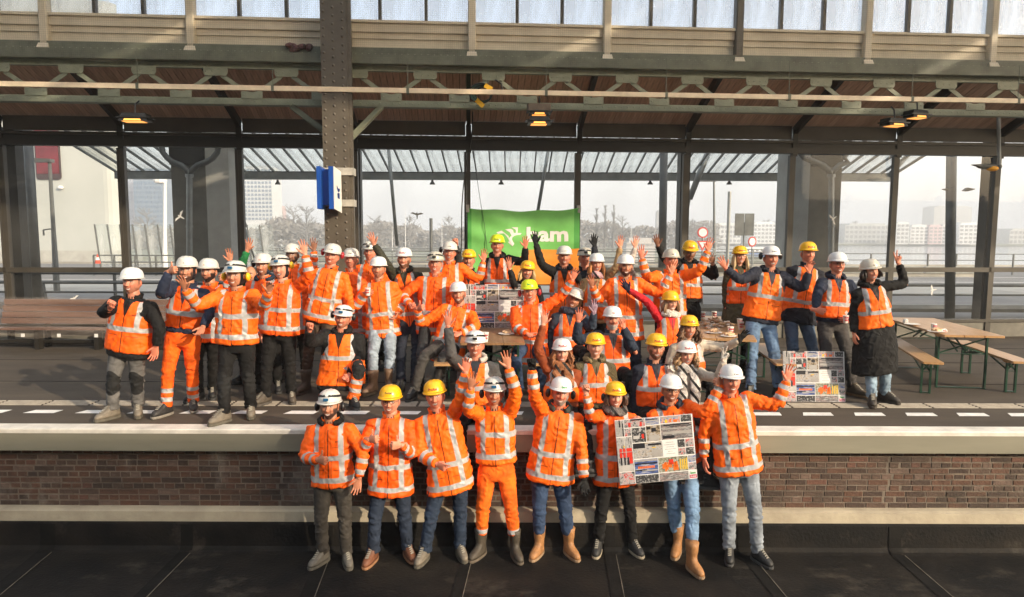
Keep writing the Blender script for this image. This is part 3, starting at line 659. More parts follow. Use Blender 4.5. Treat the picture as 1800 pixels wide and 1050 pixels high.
for px, px2, D, r_, lab, hd in ((50, 66, 15.2, .10, 'thick round grey pole leaning behind the far left panes', None), (1167, 1163, 16.5, .095, 'round grey pole left of the dark square column in mid right pane', None), (1673, 1672, 15.5, .105, 'round grey pole with two wing shaped lamps in the right pane', 'twin')):
    p = at(px2, 530, D); q = at(px, 268, D); e = (q-p)*1.25; o = thing('steel_pole', lab, 'pole', (p.x, D, 0))
    MB().tube([(0, 0, 0), (e.x, 0, p.z+e.z)], r_, 14).build('shaft', m_galvd, o, smooth=True)
    if hd:
        z = at(px, 335, D).z
        for s_ in (1, -1): MB().prism([(s_*.10, -.05, z-.01), (s_*.2, -.05, z-.02), (s_*.34, -.05, z+.02), (s_*.34, -.05, z+.035), (s_*.18, -.05, z+.06)][::s_], (0, .1, 0)).build('lamp_head', m_galvd, o)
# glass canopy over the bus lane
gc = thing('glass_canopy', 'sloping glass canopy with dark bars and gutter outside the wall', 'canopy', (0, 21, 0))
x0_, x1_ = at(205, 310, 21).x, at(1572, 310, 21).x; zg0, zg1 = at(900, 317, 21).z, at(900, 305, 21).z
MB().box((x0_, -.12, zg0), (x1_, .12, zg1)).build('gutter', m_galv, gc)
MB().box((x0_, -.125, zg1+.0), (x1_, .02, zg1+.03)).build('flashing', m_galvd, gc)
sx = .4375; n_ = int((x1_-x0_)/sx)
bm1 = MB().bar((0, -.05, zg1+.02), (0, -4.6, zg1+1.25), .035, .07).mesh('glazing_bar', m_galvd)
pm1 = MB().add([(0.02, -.05, zg1+.03), (sx-.02, -.05, zg1+.03), (sx-.02, -4.6, zg1+1.26), (.02, -4.6, zg1+1.26)], [(0, 1, 2, 3)]).mesh('pane', m_cang)
for i in range(n_+1):
    link('glazing_bar', bm1, gc, (x0_+i*sx, 0, 0))
    if i < n_: link('pane', pm1, gc, (x0_+i*sx, 0, 0))
for a, b_, r_ in (((683, 262), (698, 432), .05), ((964, 262), (944, 380), .05), ((1247, 262), (1212, 350), .09), ((1212, 350), (1190, 470), .04), ((382, 262), (430, 400), .09), ((430, 400), (452, 470), .03), ((1600, 268), (1562, 310), .07)):
    MB().tube([at(*a, 20.2)-Vector((0, 21, 0)), at(*b_, 20.2)-Vector((0, 21, 0))], r_, 8).build('strut', m_galv, gc, smooth=True)
for px, l_ in ((488, 'cone lamp under the gutter left of the riveted column'), (760, 'cone lamp under the gutter left of the green banner'), (881, 'cone lamp under the gutter above the green banner'), (1143, 'cone lamp under the gutter beside the round grey pole'), (1282, 'cone lamp under the gutter above the plain pale post')):
    p = at(px, 317, 21); o = thing('hanging_lamp', l_, 'lamp', (p.x, 21, p.z), 0, 'cone lamps under the canopy gutter')
    MB().lathe((0, 0, -.13), [(.09, 0), (.085, .02), (.035, .09), (.03, .14)], 8).build('shade', m_galvd, o)
# concrete pillars with forked drain pipes
for i, (pa, pb, pc_, pp, fl, fr_, lab) in enumerate(((305, 365, 396, 333, 284, 384, 'concrete pillar with forked drain pipe left of the riveted column'), (1475, 1420, 1393, 1461, 1404, 1493, 'concrete pillar with forked drain pipe toward the right end'))):
    D = 18.5; X = [at(q, 400, D).x for q in (pa, pb, pc_)]
    o = thing('concrete_pillar', lab, 'pillar', (X[1], D, 0)); lo, hi = min(X[0], X[1])-X[1], max(X[0], X[1])-X[1]
    ex = X[2]-X[1]
    MB().prism([(lo, 0, -.02), (hi, 0, -.02), (hi, 1.2, -.02), (lo, 1.2, -.02)], (0, 0, 6)).build('front_face', m_conc_shade, o)  # front painted darker to stand for shade
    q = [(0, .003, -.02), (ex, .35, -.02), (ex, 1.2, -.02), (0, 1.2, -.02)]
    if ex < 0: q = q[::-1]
    MB().prism([(x+(.002 if ex > 0 else -.002), y, z) for x, y, z in q], (0, 0, 6)).build('side_face', m_conc, o)  # lighter concrete stands for the sunlit side
    hz = at(900, 292, D).z
    MB().box((lo-.01, -.06, hz), (hi+.0, -.003, hz+2)).build('head_casing', m_steel, o)
    f = lambda x, y: (at(x, y, D-.35)-Vector((X[1], D, 0)))
    MB().tube([f(pp, 470), f(pp, 300)], .075, 12).lathe(f(pp, 312), [(.09, 0), (.105, .0), (.105, .08), (.09, .08)], 12).lathe(f(pp, 400), [(.075, 0), (.09, .0), (.09, .05), (.075, .05)], 12).build('drain_pipe', m_galv, o, smooth=False)
    for fx in (fl, fr_):
        s_ = 1 if fx > pp else -1
        MB().tube([f(pp, 308), f(pp+s_*4, 300), f(pp+s_*14, 291), f(pp+s_*30, 285), f(fx-s_*10, 278), f(fx-s_*2, 268), f(fx, 255), f(fx, 240)], .075, 10).build('pipe_branch', m_galvd, o, smooth=True)
# railings and guard rails
def railing(lab, x0, x1, D, zs, r_, step, group=None, m=None, m2=None, lean=0, name='railing'):
    o = thing(name, lab, 'railing', (x0, D, 0), 0, group); m = m or m_galvd
    for i, z in enumerate(zs): MB().tube([(0, 0, z), (x1-x0, 0, z)], r_[i] if hasattr(r_, '__len__') else r_, 6).build('rail', m, o)
    x = 0; pm_ = MB().bar((0, 0, 0), (lean, 0, max(zs)), .05, .09, (0, 1, 0)).mesh('post', m)
    while x < x1-x0: link('post', pm_, o, (x, 0, 0)); x += step
    return o
zf = lambda y, D: CZ-(y-412)*D/1200
X = lambda px, D: (px-900)*D/1200
railing('near guard rail with thick lower tube outside the lower panes', -14, 17.5, 17.4, (zf(499, 17.4), zf(516, 17.4), zf(540, 17.4)), (.045, .03, .11), 2.1, lean=-.1)
railing('pale triple railing along the far edge of the bus deck', X(420, 38), X(1390, 38), 38, (zf(437, 38), zf(447, 38), zf(457, 38)), .035, 2.2, m=m_galv)
railing('second railing with panels beyond the pale triple railing', X(430, 43), X(1400, 43), 43, (zf(442, 43), zf(452, 43), zf(461, 43)), .04, 3.1)
railing('thin railing in front of the water at the right', X(1480, 36), X(1850, 36), 36, (zf(444, 36), zf(455, 36)), .025, 1.5)
railing('grey railing before the glass barrier at the left', X(165, 33), X(310, 33), 33, (zf(451, 33), zf(463, 33)), .035, 1.0)
railing('thick low rail crossing the road at the left end', X(-40, 20), X(330, 20), 20, (zf(482, 20),), .06, 4)
pm_ = MB().box((0, 0, 0), (2.6, .05, .35)).mesh('panel', m_galv)
o = thing('parapet', 'pale low parapet of rectangular panels behind the crowd', 'parapet', (X(560, 34), 34, 0))
for i in range(12): link('panel', pm_, o, (i*2.75, 0, zf(478, 34)))
MB().box((0, .06, 0), (33, .2, zf(478, 34)+.02)).build('base', m_deck, o)
# slanted glass noise barrier
o = thing('noise_barrier', 'leaning glass noise barrier of tall panes beside the left pillar', 'barrier', (X(170, 36), 36, 0))
zt_ = zf(397, 36); pg = MB().add([(0, 0, .1), (.62, 0, .1), (.40, 0, zt_), (-.22, 0, zt_)], [(0, 1, 2, 3)]).mesh('pane', m_cang); ps = MB().bar((0, -.03, 0), (-.24, -.03, zt_), .04, .1, (0, 1, 0)).mesh('post', m_galvd)
for i in range(11):
    x = (.25+i*.66) if i < 7 else (5.0+(i-5)*.66)
    if i >= 7: x += .6
    link('post', ps, o, (x, 0, 0)); link('pane', pg, o, (x+.02, 0, 0))
# traffic signs
def sign(px, py, D, kind, lab, bottom=470):
    p = at(px, py, D); o = thing('traffic_sign', lab, 'traffic sign', (p.x, D, 0))
    mr_, mw_ = mat('sign_red', (.6, .05, .04), .5), m_wht
    MB().tube([(0, 0, 0), (0, 0, p.z+.1)], .03, 6).build('pole', m_galvd, o)
    if kind == 'round':
        MB().lathe((0, -.04, p.z), [(.25, 0), (.25, .02)], 20, axis='y').build('rim', mr_, o)
        MB().lathe((0, -.045, p.z), [(.19, -.01), (.19, .002)], 20, axis='y').build('disc', mw_, o)
        MB().lathe((0, .002, p.z), [(.25, -.02), (.25, .01)], 20, axis='y').build('back', m_galvd, o)
    if kind == 'panel':
        MB().box((-.42, -.04, p.z-.48), (-.01, -.02, p.z+.48)).box((.01, -.04, p.z-.48), (.42, -.02, p.z+.48)).build('back_panel', m_galvd, o)
    return o
o = sign(1235, 409, 32, 'round', 'round white sign with red border above a yield triangle')
z = zf(430, 32)
MB().prism([(-.26, -.04, z+.2), (.26, -.04, z+.2), (0, -.04, z-.27)][::-1], (0, .02, 0)).build('triangle_rim', mat('sign_red', (.6, .05, .04), .5), o)
MB().prism([(-.16, -.05, z+.145), (.16, -.05, z+.145), (0, -.05, z-.14)][::-1], (0, .008, 0)).build('triangle', m_wht, o)
sign(1322, 425, 34, 'round', 'round white sign with red border standing alone behind the crowd').scale = (.8, 1, 1)
sign(1308, 395, 30, 'panel', 'square grey back of a double sign panel on a thin pole')
# traffic cone on the deck
o = thing('traffic_cone', 'small red and white traffic cone on the deck at left', 'traffic cone', (X(172, 30), 30, .35)); o.scale = (.6, .6, .6)
MB().lathe((0, 0, .6), [(.2, 0), (.16, .25), (.13, .25)], 8).build('base', mat('cone_red', (.6, .08, .04), .5), o)
MB().lathe((0, 0, .85), [(.13, 0), (.09, .2)], 8).build('band', m_wht, o); MB().lathe((0, 0, 1.05), [(.09, 0), (.02, .25)], 8).build('tip', mat('cone_red', (.6, .08, .04), .5), o)
# towers
def building(lab, px0, px1, ytop, D, rows, cols, c, cw, zb=-7, dep=None, ww=.62, wh=.55, name='apartment_block', yb=None, roof=True):
    x0, x1 = X(px0, D), X(px1, D); zt = zf(ytop, D); dep = dep or min(30, x1-x0)
    o = thing(name, lab, 'building', (x0, D, zb)); m = mat('far_wall', c, .7, .08, .05); mw = mat('far_window', cw, .3, .3, .3); W = x1-x0; H = zt-zb
    MB().box((0, 0, 0), (W, dep, H)).build('wall', m, o)
    zb2 = zf(yb, D)-zb if yb else H*.03
    ch = (H-zb2)/rows; cwid = W/cols
    wm = MB().box((0, -.35, 0), (cwid*ww, -.02, ch*wh)).mesh('window', mw)
    for r in range(rows):
        for k in range(cols): link('window', wm, o, (cwid*(k+(1-ww)/2), 0, zb2+ch*(r+.2)))
    if roof: MB().box((W*.1, .5, H), (W*.9, dep-.5, H+1.6)).build('roof_structure', m, o)
    return o
building('blue grey glass tower behind the leftmost white lamp post', 241, 291, 305, 420, 11, 8, (.18, .24, .32), (.10, .17, .27), name='tower_block', ww=.75, wh=.6, yb=395)
building('slim pale tower at the left edge of the blue glass tower', 226, 241, 300, 440, 3, 1, (.40, .42, .48), (.3, .33, .4), name='tower_block', roof=False, yb=395)
building('blue tower seen right of the concrete pillar', 392, 431, 305, 440, 14, 5, (.22, .28, .38), (.34, .40, .48), name='tower_block', ww=.6, wh=.5, yb=392)
building('white framed tower with window grid left of the riveted column', 432, 482, 300, 430, 13, 8, (.56, .58, .60), (.16, .22, .30), name='tower_block', ww=.62, wh=.6, yb=390)
building('pink low block beside the window grid tower', 483, 500, 368, 520, 4, 3, (.50, .36, .36), (.4, .3, .3), name='apartment_block', yb=395)
for i, (a, b_, yt, D, rw, cl, c, lab) in enumerate(((1257, 1300, 394, 640, 4, 6, (.60, .61, .60), 'pale flats left of the double sign panel'), (1302, 1322, 398, 660, 4, 3, (.5, .5, .5), 'greyer flats directly behind the double sign panel'),
        (1322, 1362, 392, 640, 5, 6, (.68, .69, .68), 'white flats behind the tall man in navy'), (1362, 1392, 390, 645, 5, 4, (.70, .70, .70), 'white flats touching the right concrete pillar'),
        (1482, 1560, 394, 690, 4, 10, (.42, .43, .42), 'long grey block right of the concrete pillar'), (1572, 1594, 391, 640, 5, 3, (.62, .63, .62), 'white flats just right of the window post'),
        (1597, 1628, 396, 650, 5, 4, (.68, .68, .67), 'white flats with many windows over the water'), (1629, 1652, 396, 648, 5, 3, (.62, .45, .45), 'pink flats among white ones over the water'),
        (1652, 1666, 395, 648, 5, 2, (.60, .60, .59), 'narrow white flats left of the wing lamp pole'), (1682, 1722, 392, 640, 5, 5, (.70, .70, .69), 'bright white flats right of the wing lamp pole'),
        (1770, 1830, 402, 700, 3, 8, (.52, .52, .5), 'low pale block at the far right bank'))):
    building(lab, a, b_, yt, D, rw, cl, c, (.20, .21, .22), zb=-6, name='apartment_block', yb=426)
building('tall grey high rise far over the water behind the wing lamp pole', 1636, 1702, 362, 1050, 12, 6, (.50, .50, .48), (.33, .34, .34), zb=-6, name='high_rise', ww=.9, wh=.4, yb=398)
building('square tower above the distant trees right of the banner', 1153, 1168, 372, 800, 3, 2, (.3, .31, .31), (.25, .26, .27), name='far_tower', yb=400)
building('low row of boathouses behind the crowd', 1100, 1150, 426, 230, 1, 7, (.42, .40, .38), (.30, .28, .26), name='boathouse', zb=-7, yb=432, dep=6)
b_ = thing('ferry', 'blue and white ferry moored behind the round signs', 'ferry', (X(1340, 300), 300, -8))
MB().prism([(-14, 0, 0), (16, 0, 0), (18, 0, 2.2), (-15, 0, 2.2)], (0, 7, 0)).build('hull', mat('ferry_blue', (.04, .12, .32), .4), b_)
MB().box((-8, 1, 2.2), (8, 6, 4.6)).build('cabin', m_wht, b_)
fw = MB().box((0, .9, 3), (1.2, 1, 4)).mesh('window', m_galvd)
for i in range(7): link('window', fw, b_, (-7+i*2.1, 0, 0))
# bare winter trees
m_bark = mat('bare_bark', (.16, .155, .15), .9, .2, 1); m_twig = mat('twigs', (.19, .185, .18), .9, .25, .2)
def tree_meshes(seed, H, spread, poplar=False):
    rr = random.Random(seed); tr = MB(); cw = MB()
    tr.tube([(0, 0, 0), (.1, 0, H*.45), (0, .1, H*.95)], [H*.025, H*.017, H*.004], 6)
    for i in range(26 if not poplar else 34):
        t = rr.uniform(.22, .92); a = rr.uniform(0, 6.28); L = H*spread*(1-t*.65)*rr.uniform(.6, 1.1); el = (.55 if not poplar else 1.2)+rr.uniform(-.1, .3)
        p = Vector((0, 0, H*t)); d = Vector((math.cos(a)*math.cos(el), math.sin(a)*math.cos(el), math.sin(el))); q = p+d*L
        cw.tube([p, p+d*L*.5+Vector((0, 0, L*.04)), q], [H*.008, H*.005, H*.002], 3, caps=False)
        for j in range(11):
            s = p+d*L*rr.uniform(.3, 1); e = (d+Vector((rr.uniform(-.8, .8), rr.uniform(-.8, .8), rr.uniform(-.2, .7)))).normalized(); l2 = L*rr.uniform(.18, .45)
            cw.tube([s, s+e*l2], [H*.003, H*.001], 3, caps=False)
            for k in range(3):
                e2 = (e+Vector((rr.uniform(-.9, .9), rr.uniform(-.9, .9), rr.uniform(-.3, .7)))).normalized(); s2 = s+e*l2*rr.uniform(.4, 1)
                cw.tube([s2, s2+e2*l2*.6], [H*.0018, H*.001], 3, caps=False)
    return tr.mesh('trunk', m_bark), cw.mesh('crown', m_twig)
TM = [tree_meshes(1, 18, .42), tree_meshes(2, 16, .5), tree_meshes(3, 22, .20, True)]
TL = [(540, 362, 300, 0, 'rounded bare tree nearest the riveted column on its left'), (518, 368, 330, 1, 'bare tree right of the pink block'), (262, 372, 300, 1, 'reddish bare tree in front of the blue glass tower'),
      (1047, 362, 330, 2, 'left tall poplar of the trio right of the green banner'), (1062, 357, 330, 2, 'middle tall poplar of the trio right of the green banner'), (1077, 356, 335, 2, 'right tall poplar of the trio right of the green banner'), (1093, 382, 320, 1, 'low bare tree right of the three poplars'),
      (720, 380, 330, 0, 'bare tree left of the short dark post'), (660, 383, 340, 1, 'bare tree just right of the riveted column'), (790, 380, 330, 0, 'bare tree at the left edge of the green banner'), (1215, 384, 360, 0, 'bare tree between dark column and traffic signs'), (690, 392, 320, 1, 'small bare tree beside the slanted strut'),
      (1345, 384, 720, 0, 'bare tree rising over the white flats'), (1375, 386, 720, 1, 'second bare tree over the white flats by the pillar'), (1500, 386, 730, 0, 'bare tree over the long grey block'), (422, 398, 280, 1, 'bare tree under the blue tower by the pillar')]
for px, yt, D, k, lab in TL:
    zb_ = -6.2; H0 = (18, 16, 22)[k]; H = zf(yt, D)-zb_; o = thing('bare_tree', lab, 'tree', (X(px, D), D, zb_), px*1.3, 'bare trees on the far banks'); sc_ = H/H0
    for nm, me in (('trunk', TM[k][0]), ('crown', TM[k][1])): c = link(nm, me, o); 
    o.scale = (sc_, sc_, sc_)
rr = random.Random(11); tl = MB()
def mass(px0, px1, D, ytop, n):
    for i in range(n):
        px = rr.uniform(px0, px1); h = zf(ytop+7+6*math.sin(px*.035)+4*math.sin(px*.11), D)+6; z = -6+h*(rr.random()**.7); x = X(px, D); y = D+rr.uniform(-10, 10); s = rr.uniform(.5, 1.6); a = rr.uniform(0, 3.14)
        dx, dz = math.cos(a)*s, math.sin(a)*s
        tl.add([(x-dx, y, z-dz), (x+dz*.35, y+.3, z-dx*.35), (x+dx, y, z+dz), (x-dz*.35, y-.3, z+dx*.35)], [(0, 1, 2, 3)])
mass(470, 640, 330, 388, 2600); mass(640, 830, 360, 392, 3000); mass(1010, 1260, 380, 388, 4200); mass(1470, 1800, 760, 404, 3000); mass(1240, 1480, 740, 398, 1800); mass(220, 470, 340, 400, 2500)
tl.build('treeline', m_twig, kind='stuff')
# masts of the moored boats
for px, yt, l_ in ((713, 362, 'tallest thin pale mast left of the bird silhouette'), (777, 385, 'pale boat mast just left of the green banner'), (630, 400, 'short boat mast close by the riveted column'), (690, 400, 'short boat mast beside the slanted canopy strut'), (1108, 400, 'boat mast right of the three poplars')):
    o = thing('boat_mast', l_, 'mast', (X(px, 240), 240, -7.5), 0, 'boat masts in the harbour'); MB().tube([(0, 0, 0), (0, 0, zf(yt, 240)+7.5)], [.14, .06], 5).build('spar', m_wht, o)
# air
b = MB(); b.box((-900, -46, -9), (1100, 1250, 95)); hz = b.build('haze', None or [], kind='stuff')
mh = bpy.data.materials.new('haze'); mh.use_nodes = True; t = mh.node_tree; t.nodes.clear()
pv = t.nodes.new('ShaderNodeVolumePrincipled'); pv.inputs['Density'].default_value = .0010; pv.inputs['Color'].default_value = (.95, .97, 1.0, 1); pv.inputs['Anisotropy'].default_value = .0
om = t.nodes.new('ShaderNodeOutputMaterial'); t.links.new(pv.outputs[0], om.inputs['Volume']); hz.data.materials.append(mh)

# ================================================================ long bench under film, left
pb = thing('platform_bench', 'long reddish wooden bench wrapped in clear plastic along the left glass wall', 'bench', (0, 11.9, 0))
x0_, x1_ = -9.2, -3.0
zbk = [.42, .53, .64, .75]
for i, z in enumerate(zbk): MB().box((x0_, .30+i*.035, z), (x1_, .33+i*.035, z+.10)).build('slat', m_bench, pb)
for i in range(3): MB().box((x0_, -.12+i*.14, .36+i*-.012), (x1_, .0+i*.14, .39-i*.012)).build('slat', m_bench, pb)
for x in (-8.4, -7.35, -6.2, -5.05, -3.9, -3.2):
    MB().box((x, -.02, 0), (x+.08, .1, .35)).box((x, .25, 0), (x+.05, .36, .42)).build('leg', m_steel, pb)
MB().box((x0_, .1, .10), (x1_, .16, .16)).build('stretcher', m_steel, pb)
film = MB(); NX = 60; prof = [(.50, .88), (.43, .88), (.38, .87), (.27, .50), (.26, .43), (-.15, .41), (-.17, .30), (-.16, .25)]
v = []
for i in range(NX+1):
    x = x0_-.05+(x1_-x0_+.1)*i/NX
    for j, (y, z) in enumerate(prof):
        v.append((x, y-.02+.012*math.sin(i*1.9+j*2.1), z+.012*math.sin(i*.9+j*1.3)+(.03*math.sin(i*.5) if j == 7 else 0)))
n_ = len(prof); film.add(v, [(i*n_+j, (i+1)*n_+j, (i+1)*n_+j+1, i*n_+j+1) for i in range(NX) for j in range(n_-1)])
tag(film.build('plastic_sheet', m_film, smooth=True, loc=(0, 11.9, 0)), 'clear wrinkled plastic sheet taped over the long wooden bench', 'plastic sheet')
for px in (33, 97, 163, 330): MB().box((X(px, 11.72)-.03, 11.70, .25), (X(px, 11.72)+.03, 11.71, .31)).build('tape_piece', m_wht, label=None, kind='stuff')

# ================================================================ beer tables and benches
def beer(kind, pA, pB, wd, H, lab, wood=None):   # near end centre, far end centre (world xy)
    a = Vector((pA.x, pA.y, 0)); b_ = Vector((pB.x, pB.y, 0)); d = b_-a; L = d.length; rz = math.atan2(d.y, d.x)
    o = thing('beer_%s' % kind, lab, kind, a, rz); wood = wood or m_wood
    np_ = 3 if kind == 'table' else 1; pw = wd/np_
    for i in range(np_): MB().box((0, -wd/2+i*pw+.002, H-.028), (L, -wd/2+(i+1)*pw-.002, H), bev=.008).build('plank', wood, o)
    for x in (.28, L-.28):
        MB().box((x-.03, -wd/2+.04, H-.06), (x+.05, wd/2-.04, H-.029)).build('batten', wood, o)
        lw = wd/2-.07
        f = MB()
        f.bar((x, -lw, 0), (x, -lw, H-.06), .022, .035, (1, 0, 0)); f.bar((x, lw, 0), (x, lw, H-.06), .022, .035, (1, 0, 0))
        f.build('leg_frame', m_gleg, o)
        g = MB(); g.bar((x, -lw, .015), (x, lw, .015), .03, .008); g.bar((x, -lw, H*.62), (x, lw, H*.62), .012, .008)
        g.bar((x, -lw, H*.62), (x, lw, H*.90), .02, .008, (1, 0, 0)); g.bar((x+.012, lw, H*.62), (x+.012, -lw, H*.90), .02, .008, (1, 0, 0))
        g.build('cross_brace', m_gleg, o)
        s_ = 1 if x < L/2 else -1
        MB().bar((x+s_*.02, -.05, H*.66), (x+s_*.45, -.05, H-.05), .025, .008, (0, 1, 0)).bar((x+s_*.02, .05, H*.66), (x+s_*.45, .05, H-.05), .025, .008, (0, 1, 0)).build('strut', m_gleg, o)
    return o
mid = lambda a, b_: (a+b_)/2
beer('table', mid(atz(1659, 590, .76), atz(1767, 590, .76)), mid(atz(1563, 559, .76), atz(1632, 558, .76)), .74, .76, 'pine trestle table with green legs in front of the far right panes')
beer('bench', atz(1641, 637, .46), atz(1560, 590, .46), .24, .46, 'short visible pine bench left of the right trestle table')
beer('bench', atz(1800, 636, .46), atz(1685, 598, .46), .25, .46, 'long pine bench running along the right side of the trestle table')
beer('table', atz(866, 603, .76), atz(862, 566, .76), .78, .76, 'brown trestle table in the crowd with the collage board on it', m_wood2)
beer('bench', atz(780, 640, .46), atz(787, 594, .46), .25, .46, 'pine bench under the man giving a thumbs up by the brown table')
beer('bench', atz(952, 640, .46), atz(940, 594, .46), .25, .46, 'pine bench right of the brown table in the crowd')
beer('table', atz(1277, 596, .76), atz(1262, 556, .76), .72, .76, 'trestle table heaped with snacks and cups behind the waving women', m_wood)
beer('bench', atz(1382, 640, .46), atz(1330, 603, .46), .25, .46, 'pale pine bench seen between the legs of the tall man')
def cup(p, lab, rz=0, tip=False, s=1.0):
    o = thing('paper_cup', lab, 'paper cup', p, rz)
    if tip: o.rotation_euler = (0, math.pi/2, rz); 
    MB().lathe((0, 0, 0), [(.026*s, 0), (.036*s, .095*s), (.038*s, .095*s), (.038*s, .10*s), (.033*s, .10*s)], 12).build('cup', m_paper, o)
    b = MB()
    for k in range(3):
        for j in range(2): 
            a = -math.pi/2+(k-1)*.55; r_ = .0335*s+j*.004*s; c = Vector((r_*math.cos(a), r_*math.sin(a), (.03+j*.032)*s)); tx = Vector((-math.sin(a), math.cos(a), 0))*.008*s
            b.add([c-tx, c+tx, c+tx+Vector((0, 0, .02*s)), c-tx+Vector((0, 0, .02*s))], [(0, 1, 2, 3)])
    b.build('print', m_red, o)
    return o
def plate(p, lab, food=True):
    o = thing('paper_plate', lab, 'plate', p); MB().lathe((0, 0, 0), [(.07, 0), (.105, .014), (.11, .014)], 16).build('plate', m_paper, o)
    if food: MB().bar((-.05, 0, .03), (.04, .02, .05), .045, .03).bar((-.02, -.03, .03), (.06, -.02, .04), .04, .025).build('pastry', mat('pastry', (.62, .42, .25), .6, .3, 30), o)
def tabp(px, py, z=.762): return atz(px, py, z)
cup(tabp(1641, 582), 'upright printed cup on the right trestle table'); cup(tabp(1652, 583), 'cup lying on its side on the plate of the right table', .4, True)
cup(tabp(1594, 566, .79), 'cup lying with its amber inside showing at the far end of the right table', 1.2, True); plate(tabp(1645, 584), 'white plate under the cups on the right trestle table'); plate(tabp(1603, 571), 'plate at the far end of the right trestle table', False)
cup(tabp(853, 601), 'printed cup standing on the brown table behind the goggled white helmet', s=1.15); plate(tabp(890, 588), 'plate with a pastry on the brown table')
for i, (px, py, l) in enumerate(((1284, 589, 'nearest printed cup of the snack table'), (1302, 580, 'tall printed cup at the right rim of the snack table'), (1218, 560, 'cup at the far left of the snack table'), (1235, 561, 'cup beside the far left cup on the snack table'), (1255, 560, 'cup at the far rim of the snack table'), (1300, 574, 'cup behind the tall one at the right of the snack table'))): cup(tabp(px, py), l, s=1.1)
plate(tabp(1255, 586), 'plate with pastry at the front of the snack table'); plate(tabp(1281, 592), 'second plate near the front edge of the snack table')
o = thing('snack_pile', 'pile of biscuits and sandwiches heaped on the snack table', 'snacks', tabp(1262, 574)); rr = random.Random(5)
mp_ = [mat('biscuit', (.60, .40, .22), .7, .3, 30), mat('bread', (.72, .62, .50), .7, .2, 30), mat('wafer', (.42, .24, .13), .6, .3, 30)]
for i in range(90):
    x, y = rr.gauss(-.03, .13), rr.gauss(.05, .15); z = max(.012, .13-.35*math.hypot(x+.03, y-.05))*rr.uniform(.3, 1); a = rr.uniform(0, 3.1); l_ = rr.uniform(.02, .045)
    if i % 2: MB().sph((0, 0, 0), (l_*.9, l_*.8, .012), 9, 5).build('biscuit', mp_[i % 3], o, loc=(x, y, z), rot=(rr.uniform(-.4, .4), rr.uniform(-.4, .4), a))
    else: MB().bar((x-l_*math.cos(a), y-l_*math.sin(a), z), (x+l_*math.cos(a), y+l_*math.sin(a), z+rr.uniform(-.02, .03)), rr.uniform(.02, .045), .014).build('biscuit', mp_[i % 3], o)
o = thing('napkin', 'white folded napkin on the snack table', 'napkin', tabp(1290, 570)); MB().prism([(-.1, -.02, .04), (.08, -.05, .07), (.1, .03, .12), (-.08, .05, .06)], (0, 0, .004)).build('sheet', m_paper, o)
# paper note above the table
# ================================================================ collage boards
def photo_mat(name, cols, sc=9, st=(1, 1, 1), seed=0):
    m, t, b = nodes(name); tc = t.nodes.new('ShaderNodeTexCoord'); mp = t.nodes.new('ShaderNodeMapping'); mp.inputs['Scale'].default_value = st; mp.inputs['Location'].default_value = (seed*3.1, seed*1.7, 0)
    n = t.nodes.new('ShaderNodeTexNoise'); n.inputs['Scale'].default_value = sc; n.inputs['Scale'].default_value = sc*1.7; n.inputs['Detail'].default_value = 8; n.inputs['Roughness'].default_value = .7; n.inputs['Distortion'].default_value = .1
    r = t.nodes.new('ShaderNodeValToRGB'); r.color_ramp.interpolation = 'LINEAR'; els = r.color_ramp.elements
    while len(els) < len(cols): els.new(.5)
    for i, c in enumerate(cols): els[i].position = .28+.44*i/(len(cols)-1); els[i].color = (*c, 1)
    t.links.new(tc.outputs['Object'], mp.inputs[0]); t.links.new(mp.outputs[0], n.inputs[0]); t.links.new(n.outputs[0], r.inputs[0]); t.links.new(r.outputs[0], b.inputs['Base Color']); b.inputs['Roughness'].default_value = .3; return m
K, Wt, G1, G2 = (.012, .012, .014), (.46, .45, .45), (.08, .08, .08), (.22, .21, .21); Rd, Bl, Tn, Or, Ye = (.55, .04, .03), (.05, .11, .36), (.35, .27, .18), (.75, .16, .02), (.75, .5, .05)
PH = [photo_mat('photo_%d' % i, c, s, st, i) for i, (c, s, st) in enumerate((([K, G2, Wt, G1, K], 18, (1, 1, 2.5)), ([K, Rd, Wt, K, G1], 26, (1, 1, 1)), ([K, G1, Wt, Rd, K], 20, (1, 1, 1)), ([Bl, G2, Wt, Bl, K], 16, (.6, 1, 3)), ([G1, Wt, Tn, K, G2], 14, (1, 1, 1.6)),
     ([K, Or, Wt, Bl, Rd], 34, (1, 1, 1)), ([K, G1, K, Wt, Tn], 30, (1, 1, 1)), ([G2, Wt, G1, (.45, .35, .34), K], 15, (.5, 1, 3)), ([K, G1, Wt, G2, K], 12, (2.5, 1, .8)), ([Tn, G1, Wt, Tn, K], 12, (.8, 1, 2)), ([K, G1, Bl, Wt, G2], 14, (.5, 1, 3)), ([K, G1, (.3, .3, .2), Wt, K], 30, (1, 1, 1))))]
TILES = [(0, 0, .11, .26, 0), (.115, 0, .385, .13, 2), (.115, .135, .2, .26, 1), (.205, .135, .385, .37, 6), (.39, 0, .57, .115, 3), (.39, .12, .575, .37, 4), (.58, 0, .84, .11, 5), (.845, 0, .985, .11, 6), (.58, .115, .985, .365, 7), (0, .265, .2, .80, 8), (.205, .375, .58, .62, 9),
         (.78, .37, .875, .50, 6), (.88, .37, .99, .50, 2), (.78, .505, .875, .62, 1), (.88, .505, .99, .62, 6), (.205, .63, .51, .87, 10), (.515, .63, .895, .865, 11), (.9, .63, 1, .74, 3), (.9, .745, 1, .86, 2), (0, .805, .2, 1, 2), (.205, .875, .51, 1, 6), (.515, .87, .89, 1, 7)]
